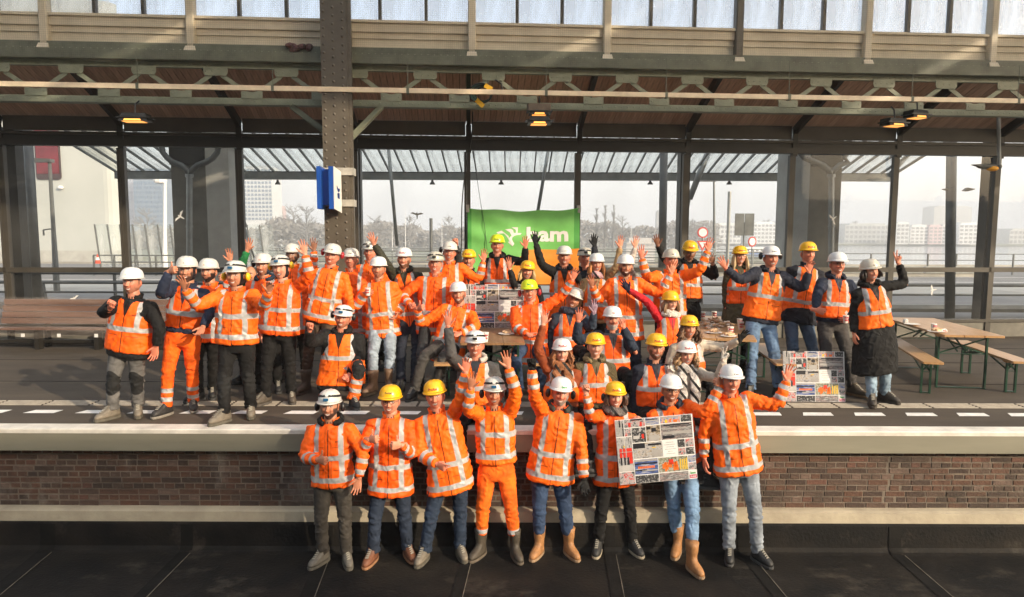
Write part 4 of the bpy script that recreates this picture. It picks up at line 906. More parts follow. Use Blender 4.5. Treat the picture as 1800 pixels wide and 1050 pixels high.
mj, my_, mdark, msk = mat('print_red', (.62, .04, .025), .4), mat('print_yellow', (.75, .48, .03), .4), mat('print_dark', (.02, .02, .025), .4), mat('print_light', (.46, .44, .42), .4); mor_ = mat('print_orange', (.8, .16, .02), .4); mrail = mat('print_rail', (.36, .34, .32), .4)
def board(lab, W, H, loc, rot, cat='photo board'):
    o = link('collage_board', None, None, loc, rot, lab, cat)
    MB().box((0, .002, 0), (W, .014, H)).build('panel', m_wht, o)
    def q(b, x0, y0, x1, y1, y=-.0015, sk=0): b.add([(x0*W, y, H-y1*H), (x1*W, y, H-y1*H), ((x1+sk)*W, y, H-y0*H), ((x0+sk)*W, y, H-y0*H)], [(0, 1, 2, 3)])
    ps = []
    for (a, b_, c, d, k) in TILES:
        t = MB(); q(t, a+.003, b_+.004, c-.002, d-.004, 0); ps.append(t.build('photo', PH[k], o))
    def prints(i, items):
        for m, rs in items:
            t = MB()
            for r_ in rs: q(t, *r_)
            t.build('print', m, ps[i])
    # figures in the group picture
    prints(9, [(mj, [(.03+.045*i, .44, .062+.045*i, .58) for i in range(3)] + [(.15, .44, .19, .68)]), (mdark, [(.035+.045*i, .58, .055+.045*i, .70) for i in range(3)]), (msk, [(.005, .70, .19, .79), (.04, .40, .055, .43), (.13, .40, .145, .43), (.09, .30, .11, .40), (.07, .27, .13, .30), (.035, .49, .185, .505)]), (my_, [(.085, .40, .10, .43)])])
    rr2 = random.Random(4)
    prints(16, [(mor_, [(x, y, x+.025, y+.075) for x, y in [(rr2.uniform(.55, .76), rr2.uniform(.70, .78)) for _ in range(13)]]), (mj, [(.65, .67, .71, .75)]), (my_, [(x, .66+rr2.uniform(0, .03), x+.015, .84) for x in (.79, .82, .845, .87)]), (msk, [(.55, .70, .57, .715), (.60, .68, .615, .70), (.73, .68, .745, .70)])])
    prints(15, [(mor_, [(.25+.022*i, .74, .267+.022*i, .775) for i in range(10)]), (mdark, [(.21, .69, .50, .71), (.21, .79, .36, .81)]), (mrail, [(.21, .64, .5, .665), (.3, .80, .5, .82)])])
    prints(10, [(mrail, [(.36, .50, .37, .615, 0, .0), (.44, .50, .56, .61), ]), (mdark, [(.21, .38, .36, .46), (.40, .40, .57, .43)]), (my_, [(.45, .455, .50, .47)])])
    prints(8, [(mdark, [(.62, .13, .95, .15), (.7, .16, .98, .172), (.6, .30, .75, .345)]), (mrail, [(.60, .19, .97, .205), (.6, .24, .97, .28)])])
    prints(3, [(msk, [(.30, .15, .325, .20), (.22, .26, .30, .31)]), (mj, [(.33, .24, .36, .31)])])
    prints(1, [(mj, [(.17, .05, .20, .12), (.32, .05, .345, .12)]), (mdark, [(.2, .0, .35, .025)])])
    prints(6, [(mor_, [(.70, .05, .72, .10), (.75, .06, .80, .10)]), (my_, [(.64, .05, .67, .10)]), (mrail, [(.6, .01, .8, .03)])])
    prints(0, [(mrail, [(.03, .03, .045, .2), (.07, .02, .08, .24), (.0, .12, .10, .135)]), (mdark, [(.05, .0, .065, .11), (.09, .05, .105, .25)])])
    prints(4, [(mdark, [(.40, .02, .55, .035)]), (mrail, [(.40, .045, .56, .06)])]); prints(5, [(mdark, [(.46, .16, .52, .22), (.40, .14, .45, .18)]), (mrail, [(.42, .27, .55, .36)])])
    t = MB(); q(t, .585, .372, .775, .612, -.001); tp = t.build('text_panel', m_wht, o)
    gl = mat('print_grey', (.33, .33, .34), .5); t = MB()
    for i, (a, b_) in enumerate(((.63, .73), (.61, .75), (.635, .73), (.615, .755), (.65, .71), (.63, .74))):
        x = a
        while x < b_: q(t, x, .40+i*.035, min(x+.012, b_), .409+i*.035, -.0025); x += .0165
    t.build('print', gl, tp)
    t = MB(); q(t, .9, .87, 1, 1, -.001); lp = t.build('logo_panel', m_wht, o); t = MB(); q(t, .905, .935, .995, .985, -.002); t.build('label', mat('label_pink', (.55, .02, .10), .4), lp)
    for txt, z, m, s in (('bam', .905, mat('logo_green', (.05, .35, .08), .4), .030), ('ProRail', .96, m_wht, .018)):
        me = text_mesh(txt, s*W*1.3, .001); me.materials.append(m); link('lettering', me, lp, (.95*W, -.004, H-z*H), (math.pi/2, 0, 0))
    return o
# leaning board right
pA = atz(1378, 706, .003); pB = atz(1486, 707, .003); W_ = (pB-pA).length
board('collage board leaning on the platform in front of the legs, right', W_, .62, pA, (R(-9), 0, math.atan2(pB.y-pA.y, pB.x-pA.x)))
D_ = 9.33; pA = at(815, 575, D_); pB = at(921, 575, D_); pA.z = .762
board('collage board standing on the brown table between seated people', (pB-pA).length, at(860, 500, D_).z-.762, pA, (R(-4), 0, 0))
# ================================================================ PEOPLE
TMP = bpy.data.scenes.new('tmp')
def tmp_graph():
    with bpy.context.temp_override(scene=TMP, view_layer=TMP.view_layers[0]): return bpy.context.evaluated_depsgraph_get()
def evalmesh(me, mods):
    o = bpy.data.objects.new('t', me); TMP.collection.objects.link(o)
    for ty, kw in mods:
        m = o.modifiers.new(ty, ty)
        for k, v in kw.items(): setattr(m, k, v)
    dg = tmp_graph(); dg.update()
    r = bpy.data.meshes.new_from_object(o.evaluated_get(dg)); bpy.data.objects.remove(o); bpy.data.meshes.remove(me); return r
def remesh(b, vox, smooth=3, dec=0, fac=.5):
    me = b.mesh('t', [])
    mods = [('REMESH', dict(mode='VOXEL', voxel_size=vox))]
    if smooth: mods.append(('SMOOTH', dict(factor=fac, iterations=smooth)))
    if dec: mods.append(('DECIMATE', dict(ratio=dec)))
    r = evalmesh(me, mods); n = len(r.vertices); co_ = np.empty(n*3); r.vertices.foreach_get('co', co_)
    no = np.empty(n*3); r.vertices.foreach_get('normal', no)
    f = [tuple(p.vertices) for p in r.polygons]; bpy.data.meshes.remove(r)
    return co_.reshape(-1, 3), no.reshape(-1, 3), f
def vnoise(p, seed=0):
    i = np.floor(p).astype(np.int64); f = p-i; f = f*f*(3-2*f); out = 0
    def h(a): 
        q = (a[:, 0]*73856093) ^ (a[:, 1]*19349663) ^ (a[:, 2]*83492791) ^ (seed*2654435761)
        q = (q ^ (q >> 13)) & 0xffffff; q = (q*1103515245+12345) & 0x7fffffff
        return ((q >> 8) & 0xffff)/65535.0
    for dx in (0, 1):
        for dy in (0, 1):
            for dz_ in (0, 1):
                wgt = (f[:, 0] if dx else 1-f[:, 0])*(f[:, 1] if dy else 1-f[:, 1])*(f[:, 2] if dz_ else 1-f[:, 2])
                out = out + wgt*h(i+np.array([dx, dy, dz_]))
    return out
def sstep(x, a, b): t = np.clip((x-a)/(b-a), 0, 1); return t*t*(3-2*t)
V3 = lambda *a: np.array(a, float)
def nrm(v): return v/(np.linalg.norm(v)+1e-9)
# -------------------------------------------------- materials
def fabric(name, c=None, stripe=(.40, .40, .40), rough=.62, var=.10, bump=.25, bs=28, knee=None, objcol=True):
    m, t, b = nodes(name); L = t.links.new
    tc = t.nodes.new('ShaderNodeTexCoord'); oi = t.nodes.new('ShaderNodeObjectInfo')
    n = t.nodes.new('ShaderNodeTexNoise'); n.inputs['Scale'].default_value = 7; n.inputs['Detail'].default_value = 4; L(tc.outputs['Object'], n.inputs[0])
    mr = t.nodes.new('ShaderNodeMapRange'); mr.inputs['From Min'].default_value = .3; mr.inputs['From Max'].default_value = .7; mr.inputs['To Min'].default_value = 1-var*1.6; mr.inputs['To Max'].default_value = 1+var; L(n.outputs[0], mr.inputs[0])
    sc = t.nodes.new('ShaderNodeVectorMath'); sc.operation = 'SCALE'
    if c is None: L(oi.outputs['Color'], sc.inputs[0])
    else:
        mc = t.nodes.new('ShaderNodeMix'); mc.data_type = 'RGBA'; mc.inputs[6].default_value = (*c[0], 1); mc.inputs[7].default_value = (*c[1], 1); L(oi.outputs['Random'], mc.inputs[0]); L(mc.outputs[2], sc.inputs[0])
    L(mr.outputs[0], sc.inputs['Scale']); cur = sc.outputs[0]
    def layer(attr, colsock, col, w=.0025):
        nonlocal cur
        a = t.nodes.new('ShaderNodeAttribute'); a.attribute_name = attr
        r = t.nodes.new('ShaderNodeMapRange'); r.inputs['From Min'].default_value = -w; r.inputs['From Max'].default_value = w; L(a.outputs['Fac'], r.inputs[0])
        x = t.nodes.new('ShaderNodeMix'); x.data_type = 'RGBA'; L(r.outputs[0], x.inputs[0]); L(cur, x.inputs[6])
        if colsock is not None: L(colsock, x.inputs[7])
        else: x.inputs[7].default_value = (*col, 1)
        cur = x.outputs[2]; return r.outputs[0]
    layer('dk', oi.outputs['Color'] if c is not None else None, knee or (.02, .02, .02))
    if c is not None:
        def at_(n_): q = t.nodes.new('ShaderNodeAttribute'); q.attribute_name = n_; return q.outputs['Fac']
        def mth(op, a, b_=None, cl=False):
            q = t.nodes.new('ShaderNodeMath'); q.operation = op; q.use_clamp = cl
            for i_, x_ in enumerate((a, b_)):
                if x_ is None: continue
                if isinstance(x_, (int, float)): q.inputs[i_].default_value = x_
                else: L(x_, q.inputs[i_])
            return q.outputs[0]
        fx, ph = at_('fx'), at_('ph'); ax_ = mth('ABSOLUTE', fx); ap = mth('ABSOLUTE', ph)
        zl = mth('LESS_THAN', ax_, .0045); z2 = mth('MULTIPLY', mth('LESS_THAN', mth('ABSOLUTE', mth('SUBTRACT', ax_, .030)), .0022), .45)
        pw = mth('LESS_THAN', mth('ABSOLUTE', mth('SUBTRACT', ax_, .10)), .058)
        pk1 = mth('MULTIPLY', mth('MULTIPLY', mth('LESS_THAN', ap, .0035), pw), .75)
        pk2 = mth('MULTIPLY', mth('MULTIPLY', mth('LESS_THAN', mth('ABSOLUTE', mth('SUBTRACT', ph, -.23)), .003), pw), .6)
        m_ = mth('MAXIMUM', mth('MAXIMUM', zl, z2), mth('MAXIMUM', pk1, pk2))
        lgx = mth('LESS_THAN', mth('ABSOLUTE', mth('SUBTRACT', fx, .10)), .030); lgy = mth('LESS_THAN', mth('ABSOLUTE', mth('SUBTRACT', at_('hd'), .165)), .0055)
        m_ = mth('MAXIMUM', m_, mth('MULTIPLY', mth('MULTIPLY', lgx, lgy), .7))
        x = t.nodes.new('ShaderNodeMix'); x.data_type = 'RGBA'; L(m_, x.inputs[0]); L(cur, x.inputs[6]); x.inputs[7].default_value = (.05, .012, .006, 1); cur = x.outputs[2]
    f = layer('st', None, stripe)
    L(cur, b.inputs['Base Color']); b.inputs['Roughness'].default_value = rough
    stain(m, (.05, .035, .025), 5.5, .64, .84, (1, 1, 1), .45)
    rr_ = t.nodes.new('ShaderNodeMapRange'); rr_.inputs['To Min'].default_value = rough; rr_.inputs['To Max'].default_value = .38; L(f, rr_.inputs[0]); L(rr_.outputs[0], b.inputs['Roughness'])
    n2 = t.nodes.new('ShaderNodeTexNoise'); n2.noise_type = 'RIDGED_MULTIFRACTAL'; n2.normalize = True; n2.inputs['Scale'].default_value = bs*.5; n2.inputs['Detail'].default_value = 2.5; n2.inputs['Distortion'].default_value = .9; L(tc.outputs['Object'], n2.inputs[0])
    bp = t.nodes.new('ShaderNodeBump'); bp.inputs['Strength'].default_value = bump; bp.inputs['Distance'].default_value = .035; L(n2.outputs[0], bp.inputs['Height']); L(bp.outputs[0], b.inputs['Normal'])
    b.inputs['Specular IOR Level'].default_value = .3
    return m
m_hv = fabric('hivis_orange', ((.93, .10, .003), (1.0, .165, .007)), bump=.8, bs=16)
m_cloth = fabric('plain_cloth', bump=.6, bs=24, var=.2, rough=.8)
m_trous = fabric('trouser_cloth', bump=.6, bs=22, var=.3, rough=.85, knee=(.016, .016, .016))
m_skin = attr_mat('skin', rough=.48, var=.06, scale=40, bump=.06, bscale=180)
m_hairm = attr_mat('hair', rough=.5, var=.3, scale=60, bump=.3, bscale=250)
m_knit = fabric('knit', bump=.7, bs=90, var=.3)
m_helm = {}
def helm_mat(k):
    if k not in m_helm:
        c = {'w': (.60, .585, .54), 'W': (.72, .715, .70), 'y': (.85, .46, .008), 'Y': (.66, .78, .01), 'c': (.52, .48, .40)}[k]
        m_helm[k] = mat('helmet_%s' % {'w': 'white', 'W': 'bright_white', 'y': 'yellow', 'Y': 'neon', 'c': 'cream'}[k], c,   .30, .08, 9, .03, coat=.2); stain(m_helm[k], tuple(q*.45 for q in c), 24, .60, .80, (1, 1, 1), .45)
    return m_helm[k]
m_cup_muff = {'y': mat('muff_yellow', (.80, .45, .01), .35, .1), 'r': mat('muff_red', (.35, .02, .03), .35, .1), 'k': mat('muff_black', (.015, .015, .015), .4, .1)}
m_lampblue = mat('lamp_blue', (.015, .10, .22), .3, .1); m_led = mat('lamp_lens', (.8, .8, .7), .1, .0)
m_ink = mat('ink_dark', (.03, .03, .04), .5, 0); m_inkr = mat('ink_red', (.45, .03, .03), .5, 0); m_inkg = mat('ink_green', (.02, .28, .08), .5, 0); m_inko = mat('ink_orange', (.8, .15, .02), .5, 0)
m_frame = mat('glasses_frame', (.02, .018, .016), .3, 0); m_framel = mat('glasses_wire', (.25, .23, .2), .3, 0, metal=.6)
m_lens = glassmat('spectacle_lens', (.93, .94, .94), opac=.02)
def put_attr(me, name, arr): a = me.attributes.new(name, 'FLOAT', 'POINT'); a.data.foreach_set('value', np.asarray(arr, dtype=np.float32))
def put_col(me, arr):
    a = me.attributes.new('col', 'FLOAT_COLOR', 'POINT'); c = np.ones((len(arr), 4), np.float32); c[:, :3] = arr; a.data.foreach_set('color', c.ravel())
def npmesh(name, v, f, m, smooth=True):
    me = bpy.data.meshes.new(name); me.from_pydata(v.tolist(), [], f); me.materials.append(m)
    if smooth: me.polygons.foreach_set('use_smooth', [True]*len(f))
    me.update(); return me
# -------------------------------------------------- hand templates
def make_hand(pose, glove=False):
    b = MB(); rad = 1.22 if glove else 1.0
    secs = [(0, .026, .019, 0), (.02, .029, .017, 0), (.045, .037, .0155, .002), (.07, .042, .0145, .002), (.092, .041, .012, 0), (.10, .036, .008, 0)]
    n = 12; v = []
    for z, a, t_, xo in secs:
        for k in range(n):
            q = 2*math.pi*k/n; v.append((xo+a*rad**.5*math.cos(q), t_*rad*math.sin(q), z))
    f = [(i*n+k, i*n+(k+1) % n, (i+1)*n+(k+1) % n, (i+1)*n+k) for i in range(len(secs)-1) for k in range(n)] + [tuple(range(n-1, -1, -1)), tuple((len(secs)-1)*n+k for k in range(n))]
    b.add(v, f)
    b.tube([(0, 0, -.06), (0, 0, .01)], [.027*rad, .026*rad], 10)
    C_ = {'open': (6, 10, 8), 'relax': (22, 28, 20), 'fist': (78, 95, 60), 'thumb': (78, 95, 60), 'grip': (45, 55, 40)}
    for i, (x, z, L, r, sp) in enumerate(((.031, .088, .074, .0092, 9), (.0105, .095, .082, .0095, 2), (-.010, .092, .076, .009, -5), (-.030, .082, .060, .008, -15))):
        cu = C_.get(pose, (78, 95, 60))
        if pose == 'vee' and i < 2: cu = (4, 4, 4); sp = 12 if i == 0 else -8
        if pose == 'point' and i == 0: cu = (5, 5, 5)
        if pose in ('fist', 'thumb', 'grip') or (pose in ('vee', 'point') and cu[0] > 50): sp *= .2
        if pose == 'open': cu = tuple(c*(1+.25*i*(i % 2)) for c in cu); sp *= 1.25
        p = Vector((x, 0, z)); a = 0; s_ = math.sin(R(sp)); pts = [p-Vector((0, 0, .03))]; rs = [r*1.1*rad]; pts.append(p.copy()); rs.append(r*1.08*rad)
        for j, fr_ in enumerate((.45, .30, .25)):
            a += R(cu[j]); d = Vector((s_*math.cos(a), -math.sin(a), math.cos(a)*math.cos(R(sp)))); p = p+d*L*fr_; pts.append(p.copy()); rs.append(r*(1-.09*(j+1))*rad)
        b.tube(pts, rs, 8); b.sph(pts[-1], rs[-1], 8, 6)
    tb = Vector((.026, -.004, .022)); 
    if pose in ('open', 'relax'): tps = [tb-Vector((.02, 0, .0)), tb, tb+Vector((.030, -.010, .030)), tb+Vector((.050, -.014, .058))]
    elif pose in ('thumb',): tps = [tb-Vector((.02, 0, 0)), tb, tb+Vector((.030, -.008, .026)), tb+Vector((.064, -.008, .030))]
    elif pose == 'grip': tps = [tb-Vector((.02, 0, 0)), tb, tb+Vector((.018, -.030, .022)), tb+Vector((.010, -.055, .035))]
    else: tps = [tb-Vector((.02, 0, 0)), tb, tb+Vector((.008, -.028, .026)), tb+Vector((-.022, -.036, .040))]
    rs = [.014*rad, .0135*rad, .0108*rad, .0088*rad]; b.tube(tps, rs, 8); b.sph(tps[-1], rs[-1], 8, 6)
    b.sph(tb, .0145*rad, 8, 6)
    return remesh(b, .0036, 2, .42, .4)
HANDS = {}
def hand(pose, glove=False):
    k = (pose, glove)
    if k not in HANDS: HANDS[k] = make_hand(pose, glove)
    return HANDS[k]
# -------------------------------------------------- head
def make_head(rg, skin, fem=False, beard=0, bcol=(.05, .035, .03), brow=(.10, .07, .05), mouth=1, hairc=None, age=0):
    N, Mn = 58, 68; i = np.arange(N+1)/N; th = np.pi*i**1.45; ph = 2*np.pi*np.arange(Mn)/Mn
    T_, P_ = np.meshgrid(th, ph, indexing='ij'); d = np.stack([np.sin(T_)*np.cos(P_), -np.cos(T_), np.sin(T_)*np.sin(P_)], -1).reshape(-1, 3)
    wj = rg.uniform(-.04, .05); a, b_, c = .0785*(1-.04*fem)+rg.uniform(-.002, .002), .097, .1165
    x, y, z = d[:, 0]*a, d[:, 1]*b_, d[:, 2]*c
    sq = sstep(-z, .0, .11); x = x*(1-(.17+.10*fem-wj)*sq)*(1+.08*sstep(-z, .01, .06)*(1-sstep(-z, .07, .11)))
    y = np.where(y > 0, y*(1-.35*sstep(-z, .02, .10)), y)
    y = y*(1-.03*np.exp(-(x/.05)**2)*(y < 0))
    g = lambda u, s: np.exp(-(u/s)**2); fr = (y < 0)
    sm = mouth > 0
    for s in (1, -1):
        y = y+fr*.0115*g(x-s*.032, .017)*g(z-.012, .013); y = y-fr*.0045*g(x-s*.031, .011)*g(z-.010, .008)
        y = y-fr*(.006+.004*sm)*g(x-s*.040, .017)*g(z+.022, .017); y = y-fr*.006*g(x-s*.0125, .006)*g(z+.031, .006)
    y = y-fr*.005*g(z-.030, .010)*g(x, .045)
    nl = .024+rg.uniform(-.003, .006); hN = (.006+(nl-.006)*sstep(-z, -.014, .030))*sstep(z, -.044, -.030)*(1-sstep(z, .010, .026)); wN = .0085+.006*sstep(-z, -.01, .03)
    y = y-fr*hN*g(x, 1)*np.exp(-(x/wN)**2)
    mw = .026 if mouth else .022; zm_ = -.064+(.010 if sm else 0)*(x/mw)**2
    op = {0: .0, 1: .0045, 2: .010}[mouth] if mouth < 3 else .014
    y = y-fr*(.0045*g(z-zm_-op-.004, .005)+.005*g(z-zm_+op+.005, .0055))*g(x, mw*.8); y = y+fr*.004*g(z-zm_, .003+op*.6)*(np.abs(x) < mw)
    y = y-fr*.007*g(x, .024)*g(z+.101, .014)
    if beard: bm = fr*sstep(-z, .035, .06)*1.0; 
    v = np.stack([x, y, z], 1)
    skin = np.array(skin); col = np.tile(skin, (len(v), 1))*(1+.05*(vnoise(v*30, 3)-.5))[:, None]
    red = np.array([1.05, .74, .70])
    def blend(c_, m): nonlocal col; m = np.clip(m, 0, 1)[:, None]; col = col*(1-m)+np.array(c_)*m
    def tint(t_, m): nonlocal col; m = np.clip(m, 0, 1)[:, None]; col = col*(1-m+m*np.array(t_))
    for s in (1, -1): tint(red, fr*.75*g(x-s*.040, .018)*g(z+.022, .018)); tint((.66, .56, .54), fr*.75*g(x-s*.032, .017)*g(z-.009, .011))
    tint(red, fr*.7*g(x, .012)*g(z+.03, .010)); tint((.8, .68, .66), fr*.35*g(z-.045, .006)*g(x, .04)*age)
    for s in (1, -1):   # smile lines
        tint((.75, .6, .58), fr*.55*g(np.abs(x)-.026-.25*np.abs(z+.045), .0032)*(z < -.028)*(z > -.066))
    # beard / hair
    if beard:
        jaw = (sstep(-z, .045, .06)*(sstep(-y, -.02, .02)) + (np.abs(x) > .052)*sstep(-z, -.005, .02)*(y < .03)*sstep(-y, -.04, .0))
        nsz = vnoise(v*140, 5); jaw = jaw*(1-(g(x, .018)*g(z-zm_, .009)))
        blend(bcol, jaw*min(1, beard*1.1)*(.95+.4*(nsz-.3))); v[:, 1] -= .005*np.clip(jaw, 0, 1)*(beard > .6); v[:, 2] -= .008*np.clip(jaw, 0, 1)*sstep(-z, .08, .11)*(beard > .6)
    hc_ = hairc if hairc is not None else (.12, .09, .06)
    blend(hc_, (y > -.02)*sstep(z, -.03, .0)*(.9 if not fem else 1)); blend(hc_, (y > .03)*sstep(z, -.08, -.06))
    blend(brow, fr*.95*(np.abs(np.abs(x)-.032) < .018)*g(z-.027-.15*(.017-np.abs(np.abs(x)-.034)), .0045))
    for s in (1, -1):
        dx = x-s*.031; lid = .0052 if mouth < 2 else .0042; h = lid*np.sqrt(np.clip(1-(dx/.0145)**2, 0, 1)); e = fr*(np.abs(dx) < .0145)*(np.abs(z-.0105) < h)
        blend((.55, .52, .48), e*.9); blend((.03, .025, .02), e*(np.abs(dx+.001) < .0052)); blend((.07, .045, .035), fr*(np.abs(dx) < .0155)*(z > .0105)*(np.abs(z-.0105-h-.001) < .0016)*.9)
    lip = np.array((.50, .17, .14)) if not fem else np.array((.55, .13, .13))
    inm = fr*(np.abs(x) < mw*.98)
    blend(lip, inm*(np.abs(z-zm_) < op+.0065-.004*(x/mw)**2)*(.75 if not (beard > .6) else .6))
    if mouth:
        oo = op*np.sqrt(np.clip(1-(x/(mw*.9))**2, 0, 1)); blend((.72, .69, .62), inm*(np.abs(z-zm_) < oo))
        if mouth >= 2: blend((.06, .015, .012), inm*(z-zm_ < -oo*.15)*(z-zm_ > -oo))
    else: blend((.2, .06, .05), inm*(np.abs(z-zm_) < .0012))
    f = []
    for a_ in range(N):
        for k in range(Mn):
            q = (a_*Mn+k, a_*Mn+(k+1) % Mn, (a_+1)*Mn+(k+1) % Mn, (a_+1)*Mn+k); f.append(q[::-1])
    ex = MB()
    for s in (1, -1):
        ex.sph((s*.081, .012, -.004), (.011, .020, .031), 10, 7); ex.sph((s*.076, .004, -.028), (.008, .010, .012), 8, 6)
    ne = len(ex.v); ex.tube([(0, .012, -.06), (0, .022, -.11), (0, .034, -.165), (0, .04, -.21)], [.058-.010*fem, .060-.011*fem, .066-.012*fem, .075], 16)
    ev = np.array(ex.v); ec = np.tile(skin, (len(ev), 1)); ec[:ne] *= np.array([1.02, .82, .78]); ec[ne:] *= .96
    o = len(v); v = np.vstack([v, ev]); col = np.vstack([col, ec]); f += [tuple(q+o for q in p) for p in ex.f]
    return v, f, np.clip(col, 0, 1)
# -------------------------------------------------- helmet
def helmet_mesh():
    n, m_ = 40, 12; b = MB(); v = []
    def pt(k, t):
        a = 2*math.pi*k/n; ca, sa = math.cos(a), math.sin(a); A_, B_, C_ = .106, .127, .110
        e = math.cos(t*math.pi/2)**.62; x, y = A_*e*ca, B_*e*sa; z = .050+C_*math.sin(t*math.pi/2)**.95
        rd = math.exp(-(x/.014)**2)*.0045*(t > .25) + math.exp(-((abs(x)-.036)/.009)**2)*.003*(t > .35)
        return (x, y, z+rd)
    # brim
    for lv in range(3):
        for k in range(n):
            a = 2*math.pi*k/n; ca, sa = math.cos(a), math.sin(a); pk = max(0, -sa)**2.2
            o = (.009+.026*pk)*(1 if lv < 2 else 0); x, y, z = pt(k, 0)
            zz = .050-.006*(lv == 0)-.006*pk*(1 if lv < 2 else 0)+(.004 if lv == 2 else 0)+.004*(lv == 1)
            v.append((x+ca*o, y+sa*o, zz))
    for i in range(m_):
        for k in range(n): v.append(pt(k, (i+.15)/m_))
    v.append((0, 0, .050+.110+.004)); L_ = 3+m_
    f = [(i*n+k, i*n+(k+1) % n, (i+1)*n+(k+1) % n, (i+1)*n+k) for i in range(L_-1) for k in range(n)] + [((L_-1)*n+k, (L_-1)*n+(k+1) % n, L_*n) for k in range(n)]
    # underside
    o = len(v)
    for k in range(n): x, y, z = pt(k, 0); v.append((x*.93, y*.93, .047))
    f += [(k, o+k, o+(k+1) % n, (k+1) % n) for k in range(n)]
    b.add(v, f); return b
_hm = helmet_mesh(); HELM = {}
def helm_surf(x, z):      # point on the front of the dome, slightly proud
    s = min(1, max(0, ((z-.050)/.110)))**(1/.95); t = math.asin(s)/(math.pi/2); e = math.cos(t*math.pi/2)**.62
    q = max(0, 1-(x/(.106*e))**2); return Vector((x, -.127*e*math.sqrt(q)-.0015, z))
TXT = {}
def helm_text(txt, m, size=.028, z0=.086, x0=0, sc=1.0):
    k = (txt, m.name, size, z0, x0)
    if k not in TXT:
        me = text_mesh(txt, size, size*.035)
        for vx in me.vertices: vx.co = helm_surf(vx.co.x+x0, vx.co.y+z0)
        me.materials.append(m); TXT[k] = me
    return TXT[k]
def text_mesh(txt, size, bold=0.0, depth=0.0):
    cu = bpy.data.curves.new('txt', 'FONT'); cu.body = txt; cu.size = size; cu.align_x = 'CENTER'; cu.align_y = 'CENTER'
    cu.offset = bold; cu.extrude = depth; cu.resolution_u = 2
    o = bpy.data.objects.new('txt', cu); TMP.collection.objects.link(o); dg = tmp_graph(); dg.update()
    me = bpy.data.meshes.new_from_object(o.evaluated_get(dg)); bpy.data.objects.remove(o); return me
# -------------------------------------------------- boots
def boot_meshes(h, shaft=.05):
    def ring(z, y0, y1, w_, n=18):
        o = []
        for k in range(n):
            a = 2*math.pi*k/n; ca, sa = math.cos(a), math.sin(a); yc, ly = (y0+y1)/2, (y1-y0)/2
            wid = w_*(1+.12*(-sa if sa < 0 else 0)) if (y1-y0) > .2 else w_
            o.append((wid*math.copysign(abs(ca)**.8, ca), yc+ly*math.copysign(abs(sa)**.85, sa), z))
        return o
    def loft(rs, mats_):
        b = MB(); n = len(rs[0]); v = [p for r_ in rs for p in r_]
        b.add(v, [(i*n+k, i*n+(k+1) % n, (i+1)*n+(k+1) % n, (i+1)*n+k) for i in range(len(rs)-1) for k in range(n)]+[tuple(range(n-1, -1, -1)), tuple((len(rs)-1)*n+k for k in range(n))]); return b
    sole = loft([ring(0, -.205, .088, .046), ring(.012, -.212, .09, .049), ring(.030, -.212, .09, .049)], 0)
    R_ = [ring(.0305, -.206, .086, .046), ring(.055, -.204, .085, .047), ring(.078, -.185, .082, .044), ring(.095, -.13, .078, .043), ring(.115, -.085, .074, .042), ring(.14, -.06, .070, .043)]
    if h > .2: R_ += [ring(.17, -.058, .070, .046), ring(.20, -.064, .075, .052), ring(h-.05, -.066, .077, .055), ring(h, -.072, .080, .060)]
    else: R_ += [ring(h, -.055, .068, .046)]
    return sole, loft(R_, 0)
BOOT = {}
def boot(kind, colr, solec):
    k = (kind, colr, solec)
    if k not in BOOT:
        s, u = boot_meshes(.30 if kind == 'boot' else .165)
        mu = mat('boot_leather', colr, .6, .35, 14, .35, bscale=40, c2=tuple(c*.55 for c in colr)); ms = mat('boot_sole', solec, .8, .3, 20, .2)
        l = MB()
        if kind != 'boot':
            for i in range(5): z = .09+i*.013; y = -.14+i*.019; l.bar((-.018, y, z+.006), (.018, y+.004, z+.008), .005, .004); l.bar((-.018, y, z+.008), (.018, y+.016, z+.014), .004, .004)
        BOOT[k] = (u.mesh('boot', mu, True), s.mesh('sole', ms), l.mesh('laces', mat('laces', (.35, .33, .28), .8)) if l.v else None)
    return BOOT[k]
# -------------------------------------------------- the figure
def solve(S, px, L, near=None, bias=1):
    best = None
    for k in range(0, 41):
        s = L*k/40*bias; p = np.array(at(px[0], px[1], S[1]-s)); e = abs(np.linalg.norm(p-S)-L)
        if best is None or e < best[0]-1e-4: best = (e, p)
    return best[1]
def pole_ik(S, H, L1, L2, pole):
    d = H-S; D_ = np.linalg.norm(d); u = d/D_; D2 = min(D_, (L1+L2)*.995); a = (L1*L1-L2*L2+D2*D2)/(2*D2); h = math.sqrt(max(0, L1*L1-a*a))
    n = pole-u*np.dot(pole, u); n = nrm(n); return S+u*a*(D_/D2)+n*h
def seg_param(p, A_, B_):
    d = B_-A_; L = np.linalg.norm(d); u = d/L; t = np.clip((p-A_)@u, 0, L); q = A_+t[:, None]*u; return t, np.linalg.norm(p-q, axis=1), u
def ellring(c, X_, Y_, a, b_, n=22, e=.9):
    k = np.arange(n)*2*np.pi/n; ca, sa = np.cos(k), np.sin(k); ca = np.sign(ca)*np.abs(ca)**e; sa = np.sign(sa)*np.abs(sa)**e
    return [tuple(c+X_*a*u+Y_*b_*w_) for u, w_ in zip(ca, sa)]
def loft(b, rings):
    n = len(rings[0]); v = [p for r_ in rings for p in r_]
    b.add(v, [(i*n+k, i*n+(k+1) % n, (i+1)*n+(k+1) % n, (i+1)*n+k) for i in range(len(rings)-1) for k in range(n)]+[tuple(range(n-1, -1, -1)), tuple((len(rings)-1)*n+k for k in range(n))])
SK = {'p': (.58, .265, .165), 'r': (.60, .235, .145), 't': (.48, .225, .13), 'd': (.25, .13, .08), 'w': (.64, .325, .22)}
NP = 0
VOX = .0150
